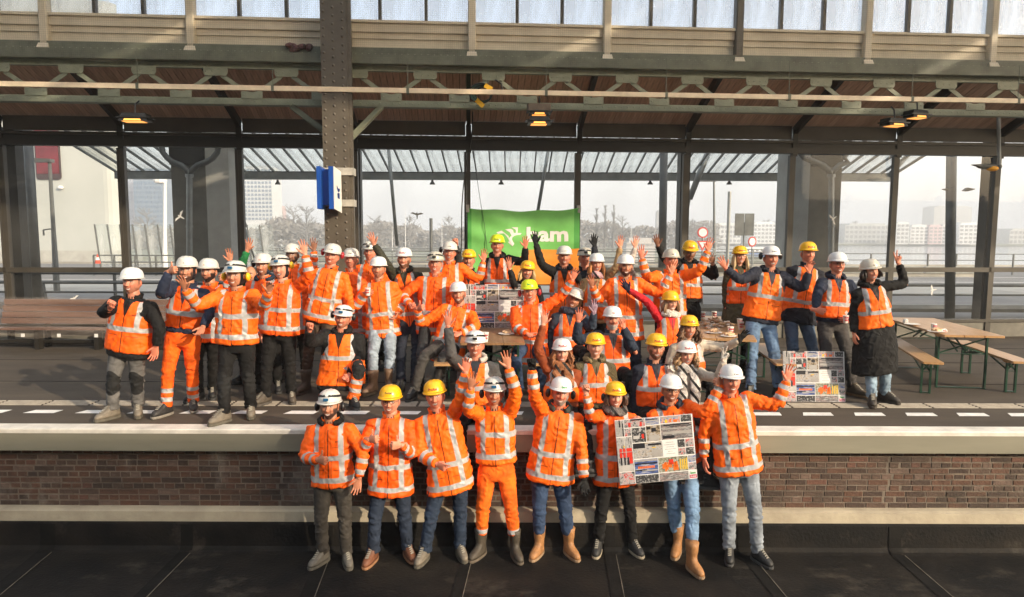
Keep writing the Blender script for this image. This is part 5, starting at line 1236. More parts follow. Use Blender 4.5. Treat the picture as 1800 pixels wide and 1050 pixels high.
def person(label, hx, hy, D=None, feet=None, gz=0.0, g='m', hip=None, hem=None, top='j', under=(.02, .02, .022), oc=None, legs=(.02, .02, .022), shoe=('shoe', (.06, .055, .05), (.05, .045, .04)),
           hat='w', hl=None, muff=None, lamp=False, A=None, B_=None, roll=0, yaw=0, pitch=-4, skin='p', beard=0, bcol=(.05, .035, .03), mouth=1, hair=None, hairc=None, glasses=None, girth=1.0, legst=None, bands=None,
           scarf=None, hood=None, beanie=None, mode='stand', collar=None, seatz=None, knees=None, ankles=None, kneepad=False, armc=None, coat=False, fur=None, extra=None, mirror=None, vb=True, gl=None, sleevebands=True, lean=None, footyaw=None, torsoY=0, hairlen=.26, curl=0):
    global NP; NP += 1; rg = np.random.RandomState(NP*7+3); fem = g == 'f'
    ft = [np.array(atz(*q, gz)) for q in feet] if feet else None
    if D is None: D = float(np.mean([q[1] for q in ft]))+.02
    topp = np.array(at(hx, hy, D)); HS = 1.06 if not fem else 1.0
    hc = topp-V3(0, 0, .162*HS)                                  # head centre
    ry, rx, rz_ = R(roll), R(pitch), R(yaw)
    Hm = np.array((Matrix.Rotation(rz_, 3, 'Z') @ Matrix.Rotation(ry, 3, 'Y') @ Matrix.Rotation(rx, 3, 'X')))
    N_ = hc+Hm@V3(0, .02, -.13)*HS+V3(0, .015, -.028*HS)            # base of the neck
    total = topp[2]-gz
    # pelvis
    if mode == 'stand':
        hz_ = gz+total*.50
        if hip: px_ = np.array(at(hip, 412+(CZ-hz_)*F/D, D))[0]
        elif ft: px_ = .55*np.mean([q[0] for q in ft])+.45*N_[0]
        else: px_ = N_[0]
        P_ = V3(px_, D+.02+torsoY, hz_)
        if ft is None: ft = [V3(P_[0]-.13, D-.02, gz), V3(P_[0]+.13, D+.02, gz)]
    else:
        P_ = V3(N_[0] if hip is None else np.array(at(hip, 600, D))[0], D+torsoY, (seatz if seatz is not None else gz+.45)+.10)
    up_ = nrm(N_-P_); fw = V3(math.sin(rz_*.5), -math.cos(rz_*.5), 0); fw = nrm(fw-up_*np.dot(fw, up_)); X_ = nrm(np.cross(fw, up_)); X_ = X_ if X_[0] > 0 else -X_
    L = np.linalg.norm(N_-P_)
    SWd = (.172 if not fem else .150)*(.5+.5*girth)
    # legs
    hipw = .095 if not fem else .09
    Hj = [P_-X_*hipw-up_*.03, P_+X_*hipw-up_*.03]
    if ankles is not None: An = [np.array(a) for a in ankles]
    elif mode == 'stand': An = [q+V3(0, .03, .09) for q in ft]
    elif mode == 'edge': An = [V3(P_[0]+s*.13, 6.91, gz-.36) for s in (-1, 1)]
    else: An = [V3(P_[0]+s*.15, P_[1]-.42, gz+.09) for s in (-1, 1)]
    if knees is not None: Kn = [np.array(a) for a in knees]
    elif mode == 'stand': Kn = [(Hj[i]*.48+An[i]*.52)+V3((-1, 1)[i]*.012, -.035, 0) for i in (0, 1)]
    elif mode == 'edge': Kn = [V3(P_[0]+s*.14, P_[1]-.40, P_[2]-.02) for s in (-1, 1)]
    else: Kn = [V3(P_[0]+s*.17, P_[1]-.42, P_[2]-.02) for s in (-1, 1)]
    # arms
    specs = [A, B_]; Sh = []; El = []; Wr = []; Hc = []
    Lu, Lf = (.29, .255) if not fem else (.265, .235)
    for i, sp in enumerate(specs):
        s = (-1, 1)[i]; sh = N_+X_*s*SWd-up_*.075
        raised = sp and not isinstance(sp[0], str) and sp[0][1] < 412+(CZ-sh[2])*F/D-6
        if raised: sh = sh+up_*.035-X_*s*.012
        if sp is None: sp = ('down',)
        if sp[0] == 'down':
            e = sh+V3(s*(.075 if len(sp) < 2 else sp[1]), .03, -Lu*.96); h = e+V3(s*.0, -.05, -(Lf+.08))
        elif sp[0] == 'pocket':
            e = sh+V3(s*.12, .06, -Lu*.92); h = P_+X_*s*.19+V3(0, -.10, .06)
        else:
            h0 = sp[0]
            if len(sp) > 2 and sp[2]:
                bi = sp[3] if len(sp) > 3 else (1, 1); e = solve(sh, sp[2], Lu, bias=bi[0]); h = solve(e, h0, Lf+.085, bias=bi[1])
            else:
                h = np.array(at(h0[0], h0[1], D-(sp[3] if len(sp) > 3 else .22))); e = pole_ik(sh, h, Lu, Lf+.085, V3(s*1.0, .1, -.8))
        u = nrm(h-e); w_ = h-u*.085; Sh.append(sh); El.append(e); Wr.append(w_); Hc.append(h)
    root = thing('person', label, 'person', (P_[0], P_[1], gz))
    if mirror: root['group'] = mirror
    O = np.array(root.location)
    def lk(name, me, par=root, oc_=None, off=True):
        if off: me.transform(Matrix.Translation(-Vector(O)))
        o = link(name, me, par)
        if oc_ is not None: o.color = (*oc_, 1)
        return o
    # ---- body: head, neck, hands, under-body in one mesh
    sk = np.array(SK[skin]); v, f, c = make_head(rg, sk, fem, beard, bcol, brow=tuple(np.array(hairc if hairc else (.12, .085, .06))*.8), mouth=mouth, hairc=hairc)
    v = (v*HS)@Hm.T+hc; V_ = [v]; F_ = list(f); C_ = [c]; base = len(v)
    def addp(v, f, c):
        nonlocal base
        V_.append(v); F_.extend([tuple(q+base for q in p) for p in f]); C_.append(c); base += len(v)
    hands_gl = []
    for i, sp in enumerate(specs):
        s = (-1, 1)[i]; glv = gl[i] if gl else None; pose = 'relax'; down = True
        if sp and sp[0] not in ('down', 'pocket'): pose = sp[1]; down = False
        hv, hn, hf = hand(pose, glv is not None)
        u = nrm(Hc[i]-El[i])
        if down: z_ = u; nrmv = V3(-s, 0, 0)*1.0; thumb = V3(0, -1, 0)
        elif pose == 'thumb': z_ = nrm(u*.3+V3(-s*.7, -.5, 0)); thumb = V3(0, 0, 1)
        elif pose == 'grip': z_ = nrm(V3(-s*.7, -.6, .15)); thumb = V3(0, 0, 1)
        elif pose == 'point': z_ = nrm(u); thumb = V3(0, 0, 1)
        else: z_ = nrm(u*.75+V3(0, .0, .35) if u[2] > -.2 else u); thumb = V3(-s, -.05, .0)
        z_ = nrm(z_); tx = nrm(thumb-z_*np.dot(thumb, z_)); ny = np.cross(z_, tx)     # z fingers, x thumb, y = back of hand
        # palm is -y : face the camera for raised hands
        want = V3(0, -1, 0) if not down else V3(-s, 0, 0)
        if pose in ('thumb', 'grip', 'point'): want = V3(-s*.3, 1, 0) if pose != 'grip' else V3(-s*.2, 1, 0)
        flip = np.dot(-ny, want) < 0
        Yv = -ny if flip else ny
        hv2 = hv.copy(); fs = hf
        Rm = np.stack([tx, Yv, z_], 1); det = np.linalg.det(Rm)
        org = Hc[i]-z_*.085; hv3 = hv2@Rm.T*(1.0 if not fem else .92)*(1.04)+org
        if det < 0: fs = [q[::-1] for q in hf]
        if glv is None: addp(hv3, fs, np.tile(sk*np.array([1.03, .88, .84]), (len(hv3), 1))*(1-.12*np.clip((hv2[:, 2:3]-.09)/.08, 0, 1)*np.array([0, 1, 1])))
        else: hands_gl.append((hv3, fs, glv))
        Wr[i] = org
    ub = MB()
    ub.tube([tuple(P_-up_*.05), tuple(P_+up_*L*.5), tuple(N_-up_*.04)], [.10, .10, .07], 8)
    for i in (0, 1):
        ub.tube([tuple(Sh[i]), tuple(El[i]), tuple(Wr[i])], [.040, .028, .026], 8)
        ub.tube([tuple(Hj[i]), tuple(Kn[i]), tuple(An[i])], [.045, .028, .022], 8)
    addp(np.array(ub.v), ub.f, np.tile(sk, (len(ub.v), 1)))
    v = np.vstack(V_); me = npmesh('body', v, F_, m_skin); put_col(me, np.vstack(C_)); body = lk('body', me)
    for hv3, fs, glv in hands_gl: 
        me = npmesh('glove', hv3, fs, m_cloth); put_attr(me, 'st', [-1]*len(hv3)); put_attr(me, 'dk', [-1]*len(hv3)); lk('glove', me, oc_=glv)
    # ---- garments
    n_shape = [(0, .072, .068), (.03, .125, .085), (.075, .168, .106), (.14, .192, .122), (.26, .200, .134), (.38, .190, .130), (.50, .200, .134), (.62, .212, .142), (.75, .222, .150), (1.0, .235, .165)]
    if fem: n_shape = [(0, .062, .06), (.03, .11, .08), (.07, .145, .10), (.14, .165, .122), (.26, .170, .130), (.38, .160, .115), (.50, .182, .125), (.62, .200, .138), (.75, .205, .142), (1.0, .215, .15)]
    hemz = None
    if hem: hemd = float(np.dot(N_-np.array(at(N_[0]*F/D+900, hem, D)), V3(0, 0, 1)))/max(.5, up_[2])
    else: hemd = L+.10
    def torso(b, infl, hd, narrow=0, flare=0):
        rs = []; ds = [q[0] for q in n_shape]
        for dd in [q for q in ds if q < hd-.02]+[hd]:
            a = np.interp(dd, ds, [q[1] for q in n_shape])*girth; b_ = np.interp(dd, ds, [q[2] for q in n_shape])*girth
            if narrow: a = min(a, narrow*(.4+.6*girth)+.25*max(0, dd-.12)+max(0, .3*(dd-.2)))
            if dd <= L: c_ = N_-up_*dd
            else:
                dn = V3(0, 0, -1) if mode == 'stand' else V3(0, -.5, -.6); c_ = P_+nrm(dn*.8-up_*.2)*(dd-L)
            fl_ = flare*max(0, min(1, (dd-.45)/.3)); rs.append(ellring(c_, X_, fw, a+infl+fl_*.5, b_+infl+fl_))
        loft(b, rs)
    def arm_r(i, fat=1.0): return [.080*fat, .074*fat, .062*fat, .058*fat, .047*fat]
    def arms(b, fat=1.0):
        for i in (0, 1):
            s = (-1, 1)[i]; u1 = El[i]-Sh[i]; u2 = Wr[i]-El[i]; cuff = El[i]+u2*.97
            st_ = Sh[i]-X_*s*.05; r_ = arm_r(i, fat)
            pts = [st_, Sh[i], Sh[i]+u1*.5, El[i]-u1*.10+u2*.03, El[i]+u2*.16, El[i]+u2*.55, cuff]
            b.tube([tuple(p) for p in pts], [r_[0]*.9, r_[0], r_[1]*.98, r_[2]*1.03, r_[2], r_[3], r_[4]], 12)
    fat = (1.0 if not fem else .86)*(.6+.4*girth)
    def finish(name, b, m, colr, stripes, dks, amp=.007, rate=1.0, dec=0):
        v, no, f = remesh(b, VOX, 4, dec)
        loc = v-N_; lx = loc@X_; hd = -(loc@up_); ly = loc@fw
        # arm classification
        nfo = []
        for i in (0, 1):
            t1, r1, u1 = seg_param(v, Sh[i], El[i]); t2, r2, u2 = seg_param(v, El[i], Wr[i]); L1 = np.linalg.norm(El[i]-Sh[i]); L2 = np.linalg.norm(Wr[i]-El[i])
            tt = np.where(r1 < r2, t1, L1+t2); rr_ = np.minimum(r1, r2); nfo.append((tt, rr_, L1+L2, u1, u2, r1 < r2))
        a_t = np.interp(hd, [q[0] for q in n_shape], [q[1] for q in n_shape])*girth; b_t = np.interp(hd, [q[0] for q in n_shape], [q[2] for q in n_shape])*girth
        qt = np.sqrt((lx/a_t)**2+(ly/b_t)**2)
        st = np.full(len(v), -1.0); dk = np.full(len(v), -1.0); armm = np.zeros(len(v), bool); disp = np.zeros(len(v))
        for i in (0, 1):
            tt, rr_, LL, u1, u2, first = nfo[i]; on = (rr_ < .11*fat)&(tt > .03)&((qt > 1.10)|(rr_/.075 < qt*.72)); armm |= on
            if stripes and sleevebands:
                for dd in (.065, .175): st = np.where(on, np.maximum(st, .023-np.abs(LL-tt-dd)), st)
            ax = np.where(first[:, None], u1, u2); q = v+ax*((v@np.ones(3)*0+(v*ax).sum(1))[:, None])*1.3
            nz = vnoise(q*22, NP)+.5*vnoise(q*47, NP+9); disp = np.where(on, (nz-.75)*1.15*(1+.6*np.exp(-((tt-Lu)/.07)**2)), disp)
        tor = ~armm
        q = np.stack([lx*9+hd*5*np.sign(lx), ly*7, hd*17-np.abs(lx)*9], 1); nz = vnoise(q, NP+3)+.5*vnoise(q*2.1, NP+4); nz = 1-np.abs(2*nz/1.5-1)*1.3
        disp = np.where(tor, (nz-.45)*(1+.7*np.exp(-((hd-L*.78)/.09)**2)), disp)
        wv = (vnoise(v*11, 2)-.5)*.016
        if stripes:
            for bd in stripes['h']: st = np.where(tor, np.maximum(st, .026-np.abs(hd+wv-bd)), st)
            if stripes.get('v', True):
                vx = stripes.get('vx', .115)*girth*(1 if not fem else .85); vv = np.minimum(.024-np.abs(np.abs(lx)+wv*.5-vx-.02*hd), np.minimum(hd-(-.02), max(stripes['h'])-hd)); st = np.where(tor, np.maximum(st, vv), st)
        front = (ly > 0)
        if 'vneck' in dks:
            dep = dks['vneck']; dk = np.where(tor&front, np.maximum(dk, (.058*(1-hd/dep)-np.abs(lx))), dk); dk = np.where(tor&(hd < .02), .05, dk)
            if stripes: st = np.where(dk > 0, -1, st)
        if 'patch' in dks: pass
        if top in ('j', 'p') and name == 'jacket': disp = disp+np.where(tor&front, .35*np.clip((.03-np.abs(lx-.01))*300, 0, 1), 0)
        cr1 = vnoise(np.stack([lx*13+hd*8, ly*10, hd*7-np.abs(lx)*16], 1)+7, NP+31); cr2 = vnoise(v*17+3, NP+37)
        disp = disp-.8*np.clip(1-np.abs(cr1-.5)*8, 0, 1)*(vnoise(v*5, 8) > .45)
        v = v+no*(disp*amp)[:, None]
        me = npmesh(name, v, f, m); put_attr(me, 'st', st); put_attr(me, 'dk', dk)
        if dks:
            put_attr(me, 'fx', np.where(tor&front&(hd > .045), lx+wv*.3, 9.)); put_attr(me, 'hd', np.where(tor, hd, 9.)); put_attr(me, 'ph', np.where(tor&front, hd-(hemd-.19)+wv*.3, 9.))
        return lk(name, me, oc_=colr)
    hb = bands or ([hemd-.085, hemd-.085-.225] if hemd > .50 else [hemd-.07, hemd-.07-.19])
    dk0 = {'zip': 1, 'pockets': 1, 'logo': 1}
    if top == 'j':
        b = MB(); torso(b, .008, hemd); arms(b, fat); jk = finish('jacket', b, m_hv, (.20, .02, .004) if not oc else oc, {'h': hb}, dk0, .0145)
    elif top == 'v':
        b = MB(); torso(b, -.006, hemd+(.06 if not coat else coat), 0, .05 if coat else 0); arms(b, fat*(1.0 if not fur else 1.12)); finish('coat' if coat else 'jacket', b, m_cloth if not fur else m_knit, under, None, {}, .008 if not coat else .012)
        b = MB(); torso(b, .014, hemd, narrow=.150 if not fem else .132); hv_ = bands or [hemd-.20]
        finish('safety_vest', b, m_hv, under if not collar else collar, {'h': hv_}, {'zip': 1, 'pockets': 1, 'vneck': .21 if not fur else .17}, .011)
    else:
        b = MB(); torso(b, .004, hemd); arms(b, fat); finish('coat', b, m_cloth, under, None, {}, .010)
    # collar
    cb = MB(); n = 28; cv = []; cc = collar if (collar and top != 'j') else None
    for lv, (r_, h_) in enumerate(((.074, -.03), (.080, .015), (.086, .055), (.080, .057), (.070, .01))):
        for k in range(n):
            a = R(-62)+R(304+0)*k/(n-1)+math.pi/2*0; a = math.pi*1.5+R(28)+R(304)*k/(n-1)
            p = N_+X_*(r_*(1 if not fem else .9)*HS*math.cos(a))+(-fw)*(r_*1.02*math.sin(a))+up_*(h_-.012*(1 if math.sin(a) < -.6 else 0)); cv.append(tuple(p-fw*-.0))
    cb.add(cv, [(i*n+k, i*n+k+1, (i+1)*n+k+1, (i+1)*n+k) for i in range(4) for k in range(n-1)])
    me = cb.mesh('collar', m_hv if top == 'j' else m_cloth, True); [put_attr(me, q_, [-1 if q_ in ('st', 'dk') else 9]*len(cv)) for q_ in ('st', 'dk', 'fx', 'hd', 'ph')]; lk('collar', me, oc_=under if top != 'j' else (.2, .02, .004))
    if top == 'j' or top == 'v':   # dark shirt at the throat
        sb2 = MB(); sb2.tube([tuple(N_-up_*.05), tuple(N_+up_*.03+fw*.008)], [.072, .066*(1 if not fem else .85)], 14); me = sb2.mesh('shirt', m_cloth, True); put_attr(me, 'st', [-1]*len(sb2.v)); put_attr(me, 'dk', [-1]*len(sb2.v)); lk('shirt', me, oc_=under)
    if hood:
        hb2 = MB(); pts = []
        for k in range(15):
            a = math.pi*1.5+R(30)+R(300)*k/14; pts.append(tuple(N_+X_*(.100*math.cos(a))-fw*(.098*math.sin(a))+up_*(.022+.03*max(0, math.sin(a))-.02*max(0, -math.sin(a)))))
        hb2.tube(pts, [.024+.013*math.sin(math.pi*k/14)+.006*hashn(k+NP) for k in range(15)], 10); v, no, f = remesh(hb2, .010, 2); v = v+no*((vnoise(v*40, NP)-.5)*.016)[:, None]
        me = npmesh('hood', v, f, m_cloth if not fur else m_knit); put_attr(me, 'st', np.full(len(v), -1.)); put_attr(me, 'dk', np.full(len(v), -1.)); lk('hood', me, oc_=hood)
    if scarf:
        sb3 = MB(); pts = []
        for w2 in range(2):
            for k in range(13):
                a = 2*math.pi*k/12+w2*.6; pts.append(tuple(N_+X_*((.095+.012*w2)*math.cos(a))-fw*((.09+.015*w2)*math.sin(a))+up_*(.035-.03*w2+.012*math.sin(a*2))))
            sb3.tube(pts, .034, 9); pts = []
        for s in scarf[1:2] if len(scarf) > 1 and isinstance(scarf[1], float) else []:
            for sx in (-1, 1): sb3.tube([tuple(N_+X_*sx*.06+fw*.12+up_*-.02), tuple(N_+X_*sx*.075+fw*.16-up_*.16), tuple(N_+X_*sx*.06+fw*.165-up_*s)], [.05, .062, .055], 10, sq=.4)
        v, no, f = remesh(sb3, .010, 2); v = v+no*((vnoise(v*35, NP)-.5)*.02)[:, None]
        me = npmesh('scarf', v, f, m_knit); put_attr(me, 'st', np.full(len(v), -1.))
        put_attr(me, 'dk', np.sin((v@(X_+up_*.8))*55)-.55 if len(scarf) > 2 else np.full(len(v), -1.)); lk('scarf', me, oc_=scarf[0])
    # trousers
    b = MB(); g2 = (.62+.38*girth)*(1 if not fem else .93)
    rs = [ellring(P_+up_*h_, X_, fw, a*g2, d_*g2) for h_, a, d_ in ((.12, .155, .11), (.04, .175, .12), (-.05, .178, .125))]
    if mode == 'stand': rs += [ellring(P_-V3(0, 0, .12), X_, fw, .165*g2, .112*g2)]
    loft(b, rs); tuck = shoe and shoe[0] == 'boot'
    for i in (0, 1):
        u1, u2 = Kn[i]-Hj[i], An[i]-Kn[i]; end = Kn[i]+u2*(.62 if tuck else .97) if mode != 'kneel' or i else Kn[i]+u2*.95; e_r = .056 if tuck else .062
        lf = legs if isinstance(legs, dict) else None
        b.tube([tuple(p) for p in (Hj[i]+up_*.03, Hj[i]+u1*.15, Hj[i]+u1*.6, Kn[i]-u1*.06, Kn[i]+u2*.12, Kn[i]+u2*.4, end)], [.095*g2, .098*g2, .082*g2, .070*g2, .068*g2, .066*g2, e_r*g2], 12)
    v, no, f = remesh(b, VOX, 4)
    st = np.full(len(v), -1.); dk = np.full(len(v), -1.); disp = np.zeros(len(v))
    for i in (0, 1):
        t1, r1, u1 = seg_param(v, Hj[i], Kn[i]); t2, r2, u2 = seg_param(v, Kn[i], An[i]); on = np.minimum(r1, r2) < .12; L2 = np.linalg.norm(An[i]-Kn[i])
        other = 1-i; ta, ra, _ = seg_param(v, Hj[other], Kn[other]); tb_, rb, _ = seg_param(v, Kn[other], An[other]); on &= np.minimum(r1, r2) <= np.minimum(ra, rb)
        if legst: 
            for dd in legst: st = np.where(on&(r2 < r1+.02), np.maximum(st, .024-np.abs(L2-t2-dd)), st)
        if kneepad: dk = np.where(on&((v-Kn[i])@fw > -.03), np.maximum(dk, .12-np.linalg.norm((v-Kn[i]-nrm(u2)*.03)*V3(1.4, .5, .85), axis=1)), dk)
        ax = np.where((r1 < r2)[:, None], u1, u2); q = v+ax*((v*ax).sum(1)[:, None])*1.6; nz = vnoise(q*19, NP+20)+.5*vnoise(q*40, NP+21)
        k_ = np.exp(-(t2/.09)**2)*(r2 <= r1+.03)+1.2*np.exp(-((L2-t2)/.13)**2)*(r2 <= r1); disp = np.where(on, (nz-.75)*1.5*(.55+k_), disp)
    v = v+no*(disp*.012)[:, None]
    me = npmesh('trousers', v, f, m_trous); put_attr(me, 'st', st); put_attr(me, 'dk', dk); lk('trousers', me, oc_=legs)
    # boots
    if shoe:
        bm_, sm_, lm_ = boot(*shoe)
        for i in (0, 1):
            s = (-1, 1)[i]; fy = footyaw[i] if footyaw else s*(rg.uniform(.25, .55) if mode != 'edge' else 1.45); u2 = An[i]-Kn[i]
            M_ = Matrix.Translation(Vector(An[i]-V3(0, .0, .085)-O))@Matrix.Rotation(fy, 4, 'Z')
            if mode == 'kneel' and i == 0: M_ = Matrix.Translation(Vector(An[i]-O))@Matrix.Rotation(R(-75), 4, 'X')
            bo = link('boot', bm_, root); bo.matrix_local = M_
            link('sole', sm_, bo)
            if lm_: link('laces', lm_, bo)
    # helmet
    Mh = Matrix.Translation(Vector(hc-O))@Matrix(Hm.tolist()).to_4x4()@Matrix.Scale(HS, 4)
    if hat:
        if hat not in HELM: HELM[hat] = _hm.mesh('hard_hat', helm_mat(hat), True)
        hh = link('hard_hat', HELM[hat], root); hh.matrix_local = Mh
        if hl:
            for it in hl: link('lettering', helm_text(*it), hh)
        if lamp:
            b = MB(); n = 24; v = []
            for k in range(n):
                a = 2*math.pi*k/n; tt = .26-.08*math.sin(a)
                for e_, dz_ in ((1.03, 0), (1.03, .020)):
                    zz = .05+.110*math.sin(tt*math.pi/2)+dz_; s_ = ((zz-.05)/.110); e2 = math.cos(math.asin(min(1, s_)))**.62; v.append((.106*e2*e_*math.cos(a), .127*e2*e_*math.sin(a), zz))
            b.add(v, [(2*k, 2*((k+1) % n), 2*((k+1) % n)+1, 2*k+1) for k in range(n)]); link('lamp_strap', b.mesh('lamp_strap', m_rub), hh)
            hp = MB().box((-.024, -.150, .074), (.024, -.125, .098), bev=.007).mesh('headlamp', m_lampblue if lamp == 1 else m_rub); h2 = link('headlamp', hp, hh)
            l2 = MB()
        if muff:
            for s in (-1, 1): link('ear_defender', MB().sph((s*.122, .01, .035 if muff[1] else -.005), (.026, .036, .044), 12, 8).mesh('ear_defender', m_cup_muff[muff[0]], True), hh)
    if beanie:
        b = MB(); b.sph((0, .012, .0), (.088, .105, .125), 20, 12); v = np.array(b.v); keep = []
        f = [q for q in b.f if np.mean([v[i][2] for i in q]) > .034 or (np.mean([v[i][1] for i in q]) > -.035 and np.mean([v[i][2] for i in q]) > -.10)]
        me = npmesh('beanie', v, f, m_knit); put_attr(me, 'st', [-1]*len(v)); put_attr(me, 'dk', [-1]*len(v)); o = link('beanie', me, root); o.matrix_local = Mh; o.color = (*beanie, 1)
    if glasses:
        b = MB(); m_ = m_frame if glasses == 'k' else m_framel; rr_ = .0020 if glasses == 'k' else .0012
        for s in (-1, 1):
            b.tube([(s*.031+.0205*math.cos(a)*(1 if abs(math.cos(a)) < .9 else 1), -.1005-.001*0+.10*abs(.0)*0+.004*(math.cos(a)*s > 0)*abs(math.cos(a)), .009+.0145*math.copysign(abs(math.sin(a))**.7, math.sin(a))) for a in [k*math.pi/8 for k in range(17)]], rr_, 5, caps=False)
            b.tube([(s*.051, -.096, .012), (s*.076, -.06, .014), (s*.082, .01, .010)], rr_, 4)
        b.tube([(-.011, -.103, .012), (0, -.106, .014), (.011, -.103, .012)], rr_, 4)
        o = link('glasses', b.mesh('glasses', m_), root); o.matrix_local = Mh
    if hair:      # long hair as many thin locks
        b = MB(); r2 = random.Random(NP); nst = 110
        for k in range(nst):
            a = r2.uniform(R(-28), R(208)); rr_ = r2.uniform(.9, 1.05); x0 = .080*math.cos(a)*rr_; y0 = .085*math.sin(a)*rr_-.010; pts = []; Ls = hairlen*r2.uniform(.7, 1.05); q = r2.uniform(0, 6); out = r2.uniform(.1, .9)
            for j in range(9):
                t = j/8; cz_ = curl*.016*math.sin(q+t*(16 if curl else 3)); ca_ = curl*.016*math.cos(q+t*16)
                spread = 1+(.55+.25*curl)*math.sin(min(1, t*1.2)*math.pi*.6)*out; pts.append((x0*spread+cz_+(.004*math.sin(q+t*5)), y0*spread+ca_, .035-Ls*t))
            b.tube(pts, [.008, .010, .011, .012, .012, .011, .010, .008, .003], 5, caps=False)
        hc3 = np.array(hairc); v = np.array(b.v); me = npmesh('hair', v, b.f, m_hairm); cc_ = np.repeat((.65+.6*np.array([r2.random() for _ in range(nst)]))[:, None], len(v)//nst, 1).ravel()[:, None]*hc3; put_col(me, np.clip(cc_, 0, 1)); o = link('hair', me, root); o.matrix_local = Mh
    if extra: extra(dict(root=root, O=O, N=N_, X=X_, up=up_, fw=fw, Hc=Hc, hc=hc, Wr=Wr, El=El, P=P_, Kn=Kn, girth=girth, Mh=Mh))
    return root
PRW = [('ProRail', m_inkr, .031, .086)]
BAMH = [('bam', m_ink, .020, .085, .022), ('v', m_ink, .022, .085, -.008)]
J = (.02, .03, .055)
DARK = (.010, .0095, .009); NAVY = (.015, .02, .04); JEAN = (.035, .06, .12); LJEAN = (.16, .26, .40); GREY = (.055, .055, .06); WASH = (.30, .36, .42)
TAN = ('boot', (.42, .20, .075), (.30, .20, .12)); OLB = ('boot', (.075, .06, .042), (.12, .095, .07)); BRB = ('boot', (.20, .12, .07), (.12, .09, .06))
GRS = ('shoe', (.16, .145, .12), (.12, .11, .09)); BRS = ('shoe', (.20, .075, .035), (.28, .14, .07)); BKS = ('shoe', (.02, .02, .02), (.05, .05, .05)); DUS = ('shoe', (.20, .17, .13), (.10, .09, .07))
# ---------------- front row on the trackbed
person('bearded man left end of the front row, black snood, thumb up at his waist', 579, 685, feet=[(567, 992), (608, 992)], gz=ZT, hem=853, hat='w', lamp=1, muff=('k', 0), beard=.95, skin='t', hairc=(.03, .02, .018), hood=(.0085, .008, .0078), legs=(.055, .048, .04), shoe=GRS,
       A=((569, 811), 'thumb', (534, 806)), B_=((628, 856), 'relax', (640, 795), (1, .4)))
person('man in yellow helmet and dark glasses giving two thumbs up in the front row', 686, 677, feet=[(655, 990), (716, 982)], gz=ZT, hem=868, hat='y', hl=[('ProRail', m_ink, .022, .10)], glasses='k', skin='p', legs=(.022, .032, .055), shoe=BRS, girth=1.03,
       A=((659, 773), 'thumb', (632, 800)), B_=((692, 784), 'thumb', (728, 802)), mouth=1)
person('laughing man in yellow helmet leaning, one arm straight up and one hand pointing', 765, 668, feet=[(746, 988), (808, 980)], gz=ZT, hem=862, hat='y', hl=PRW, muff=None, skin='r', mouth=2, roll=-6, legs=(.022, .035, .062), shoe=DUS, girth=1.06, hip=790,
       A=((779, 822), 'point', (738, 800)), B_=((820, 640), 'relax', (812, 700)))
person('clean shaven man in full orange suit and helmet lamp with both arms raised', 869, 663, feet=[(845, 980), (905, 982)], gz=ZT, hem=812, hat='w', lamp=1, muff=('k', 0), skin='t', mouth=2, hairc=(.03, .02, .018), legs=(.95, .15, .01), legst=(.13, .21), shoe=OLB,
       A=((829, 668), 'open', (822, 722)), B_=((891, 632), 'open', (908, 692)))
person('grey bearded man in white helmet raising a black gloved fist beside the suited man', 986, 663, feet=[(948, 978), (1000, 978)], gz=ZT, hem=845, hat='W', hl=[('bam', m_inkg, .032, .08, .02)], muff=('k', 0), beard=.9, bcol=(.30, .27, .24), skin='r', mouth=1, roll=5, hood=(.05, .055, .045), legs=JEAN, shoe=TAN, girth=1.12, hip=968,
       A=((934, 634), 'fist', (940, 700)), B_=((1028, 858), 'relax', (1022, 790), (.5, .5)), gl=((.0085, .008, .0078), (.0085, .008, .0078)))
def hb1(d): pass
person('smiling woman in yellow helmet and grey knitted scarf holding the collage with one fist up', 1082, 671, feet=[(1052, 972), (1112, 972)], gz=ZT, g='f', hem=850, hat='y', hl=PRW, muff=('k', 0), skin='w', mouth=1, scarf=((.16, .14, .13), 0, 1), hair=True, hairc=(.10, .05, .03), hairlen=.12, legs=(.0085, .008, .0078), shoe=('shoe', (.03, .03, .03), (.35, .30, .22)), girth=1.1,
       A=((1029, 678), 'fist', (1038, 735)), B_=((1120, 741), 'grip', (1128, 790)))
person('man in white helmet and glasses behind the collage with his thumb raised', 1180, 658, feet=[(1192, 975), (1217, 1006)], gz=ZT, D=6.98, hem=815, hat='W', glasses='k', skin='t', mouth=1, beard=.25, hood=(.02, .025, .04), legs=LJEAN, shoe=TAN, girth=1.08, hip=1195,
       A=('down', .02), B_=((1261, 672), 'thumb', (1240, 728)))
person('man in white helmet right end of the front row, holding his open hand high', 1286, 641, feet=[(1283, 985), (1333, 990)], gz=ZT, hem=830, hat='W', hl=BAMH, skin='r', mouth=1, legs=(.24, .27, .31), shoe=('shoe', (.025, .025, .025), (.06, .06, .06)), girth=1.08, hairc=(.35, .3, .27),
       A=('down',), B_=((1387, 655), 'open', (1366, 715)))
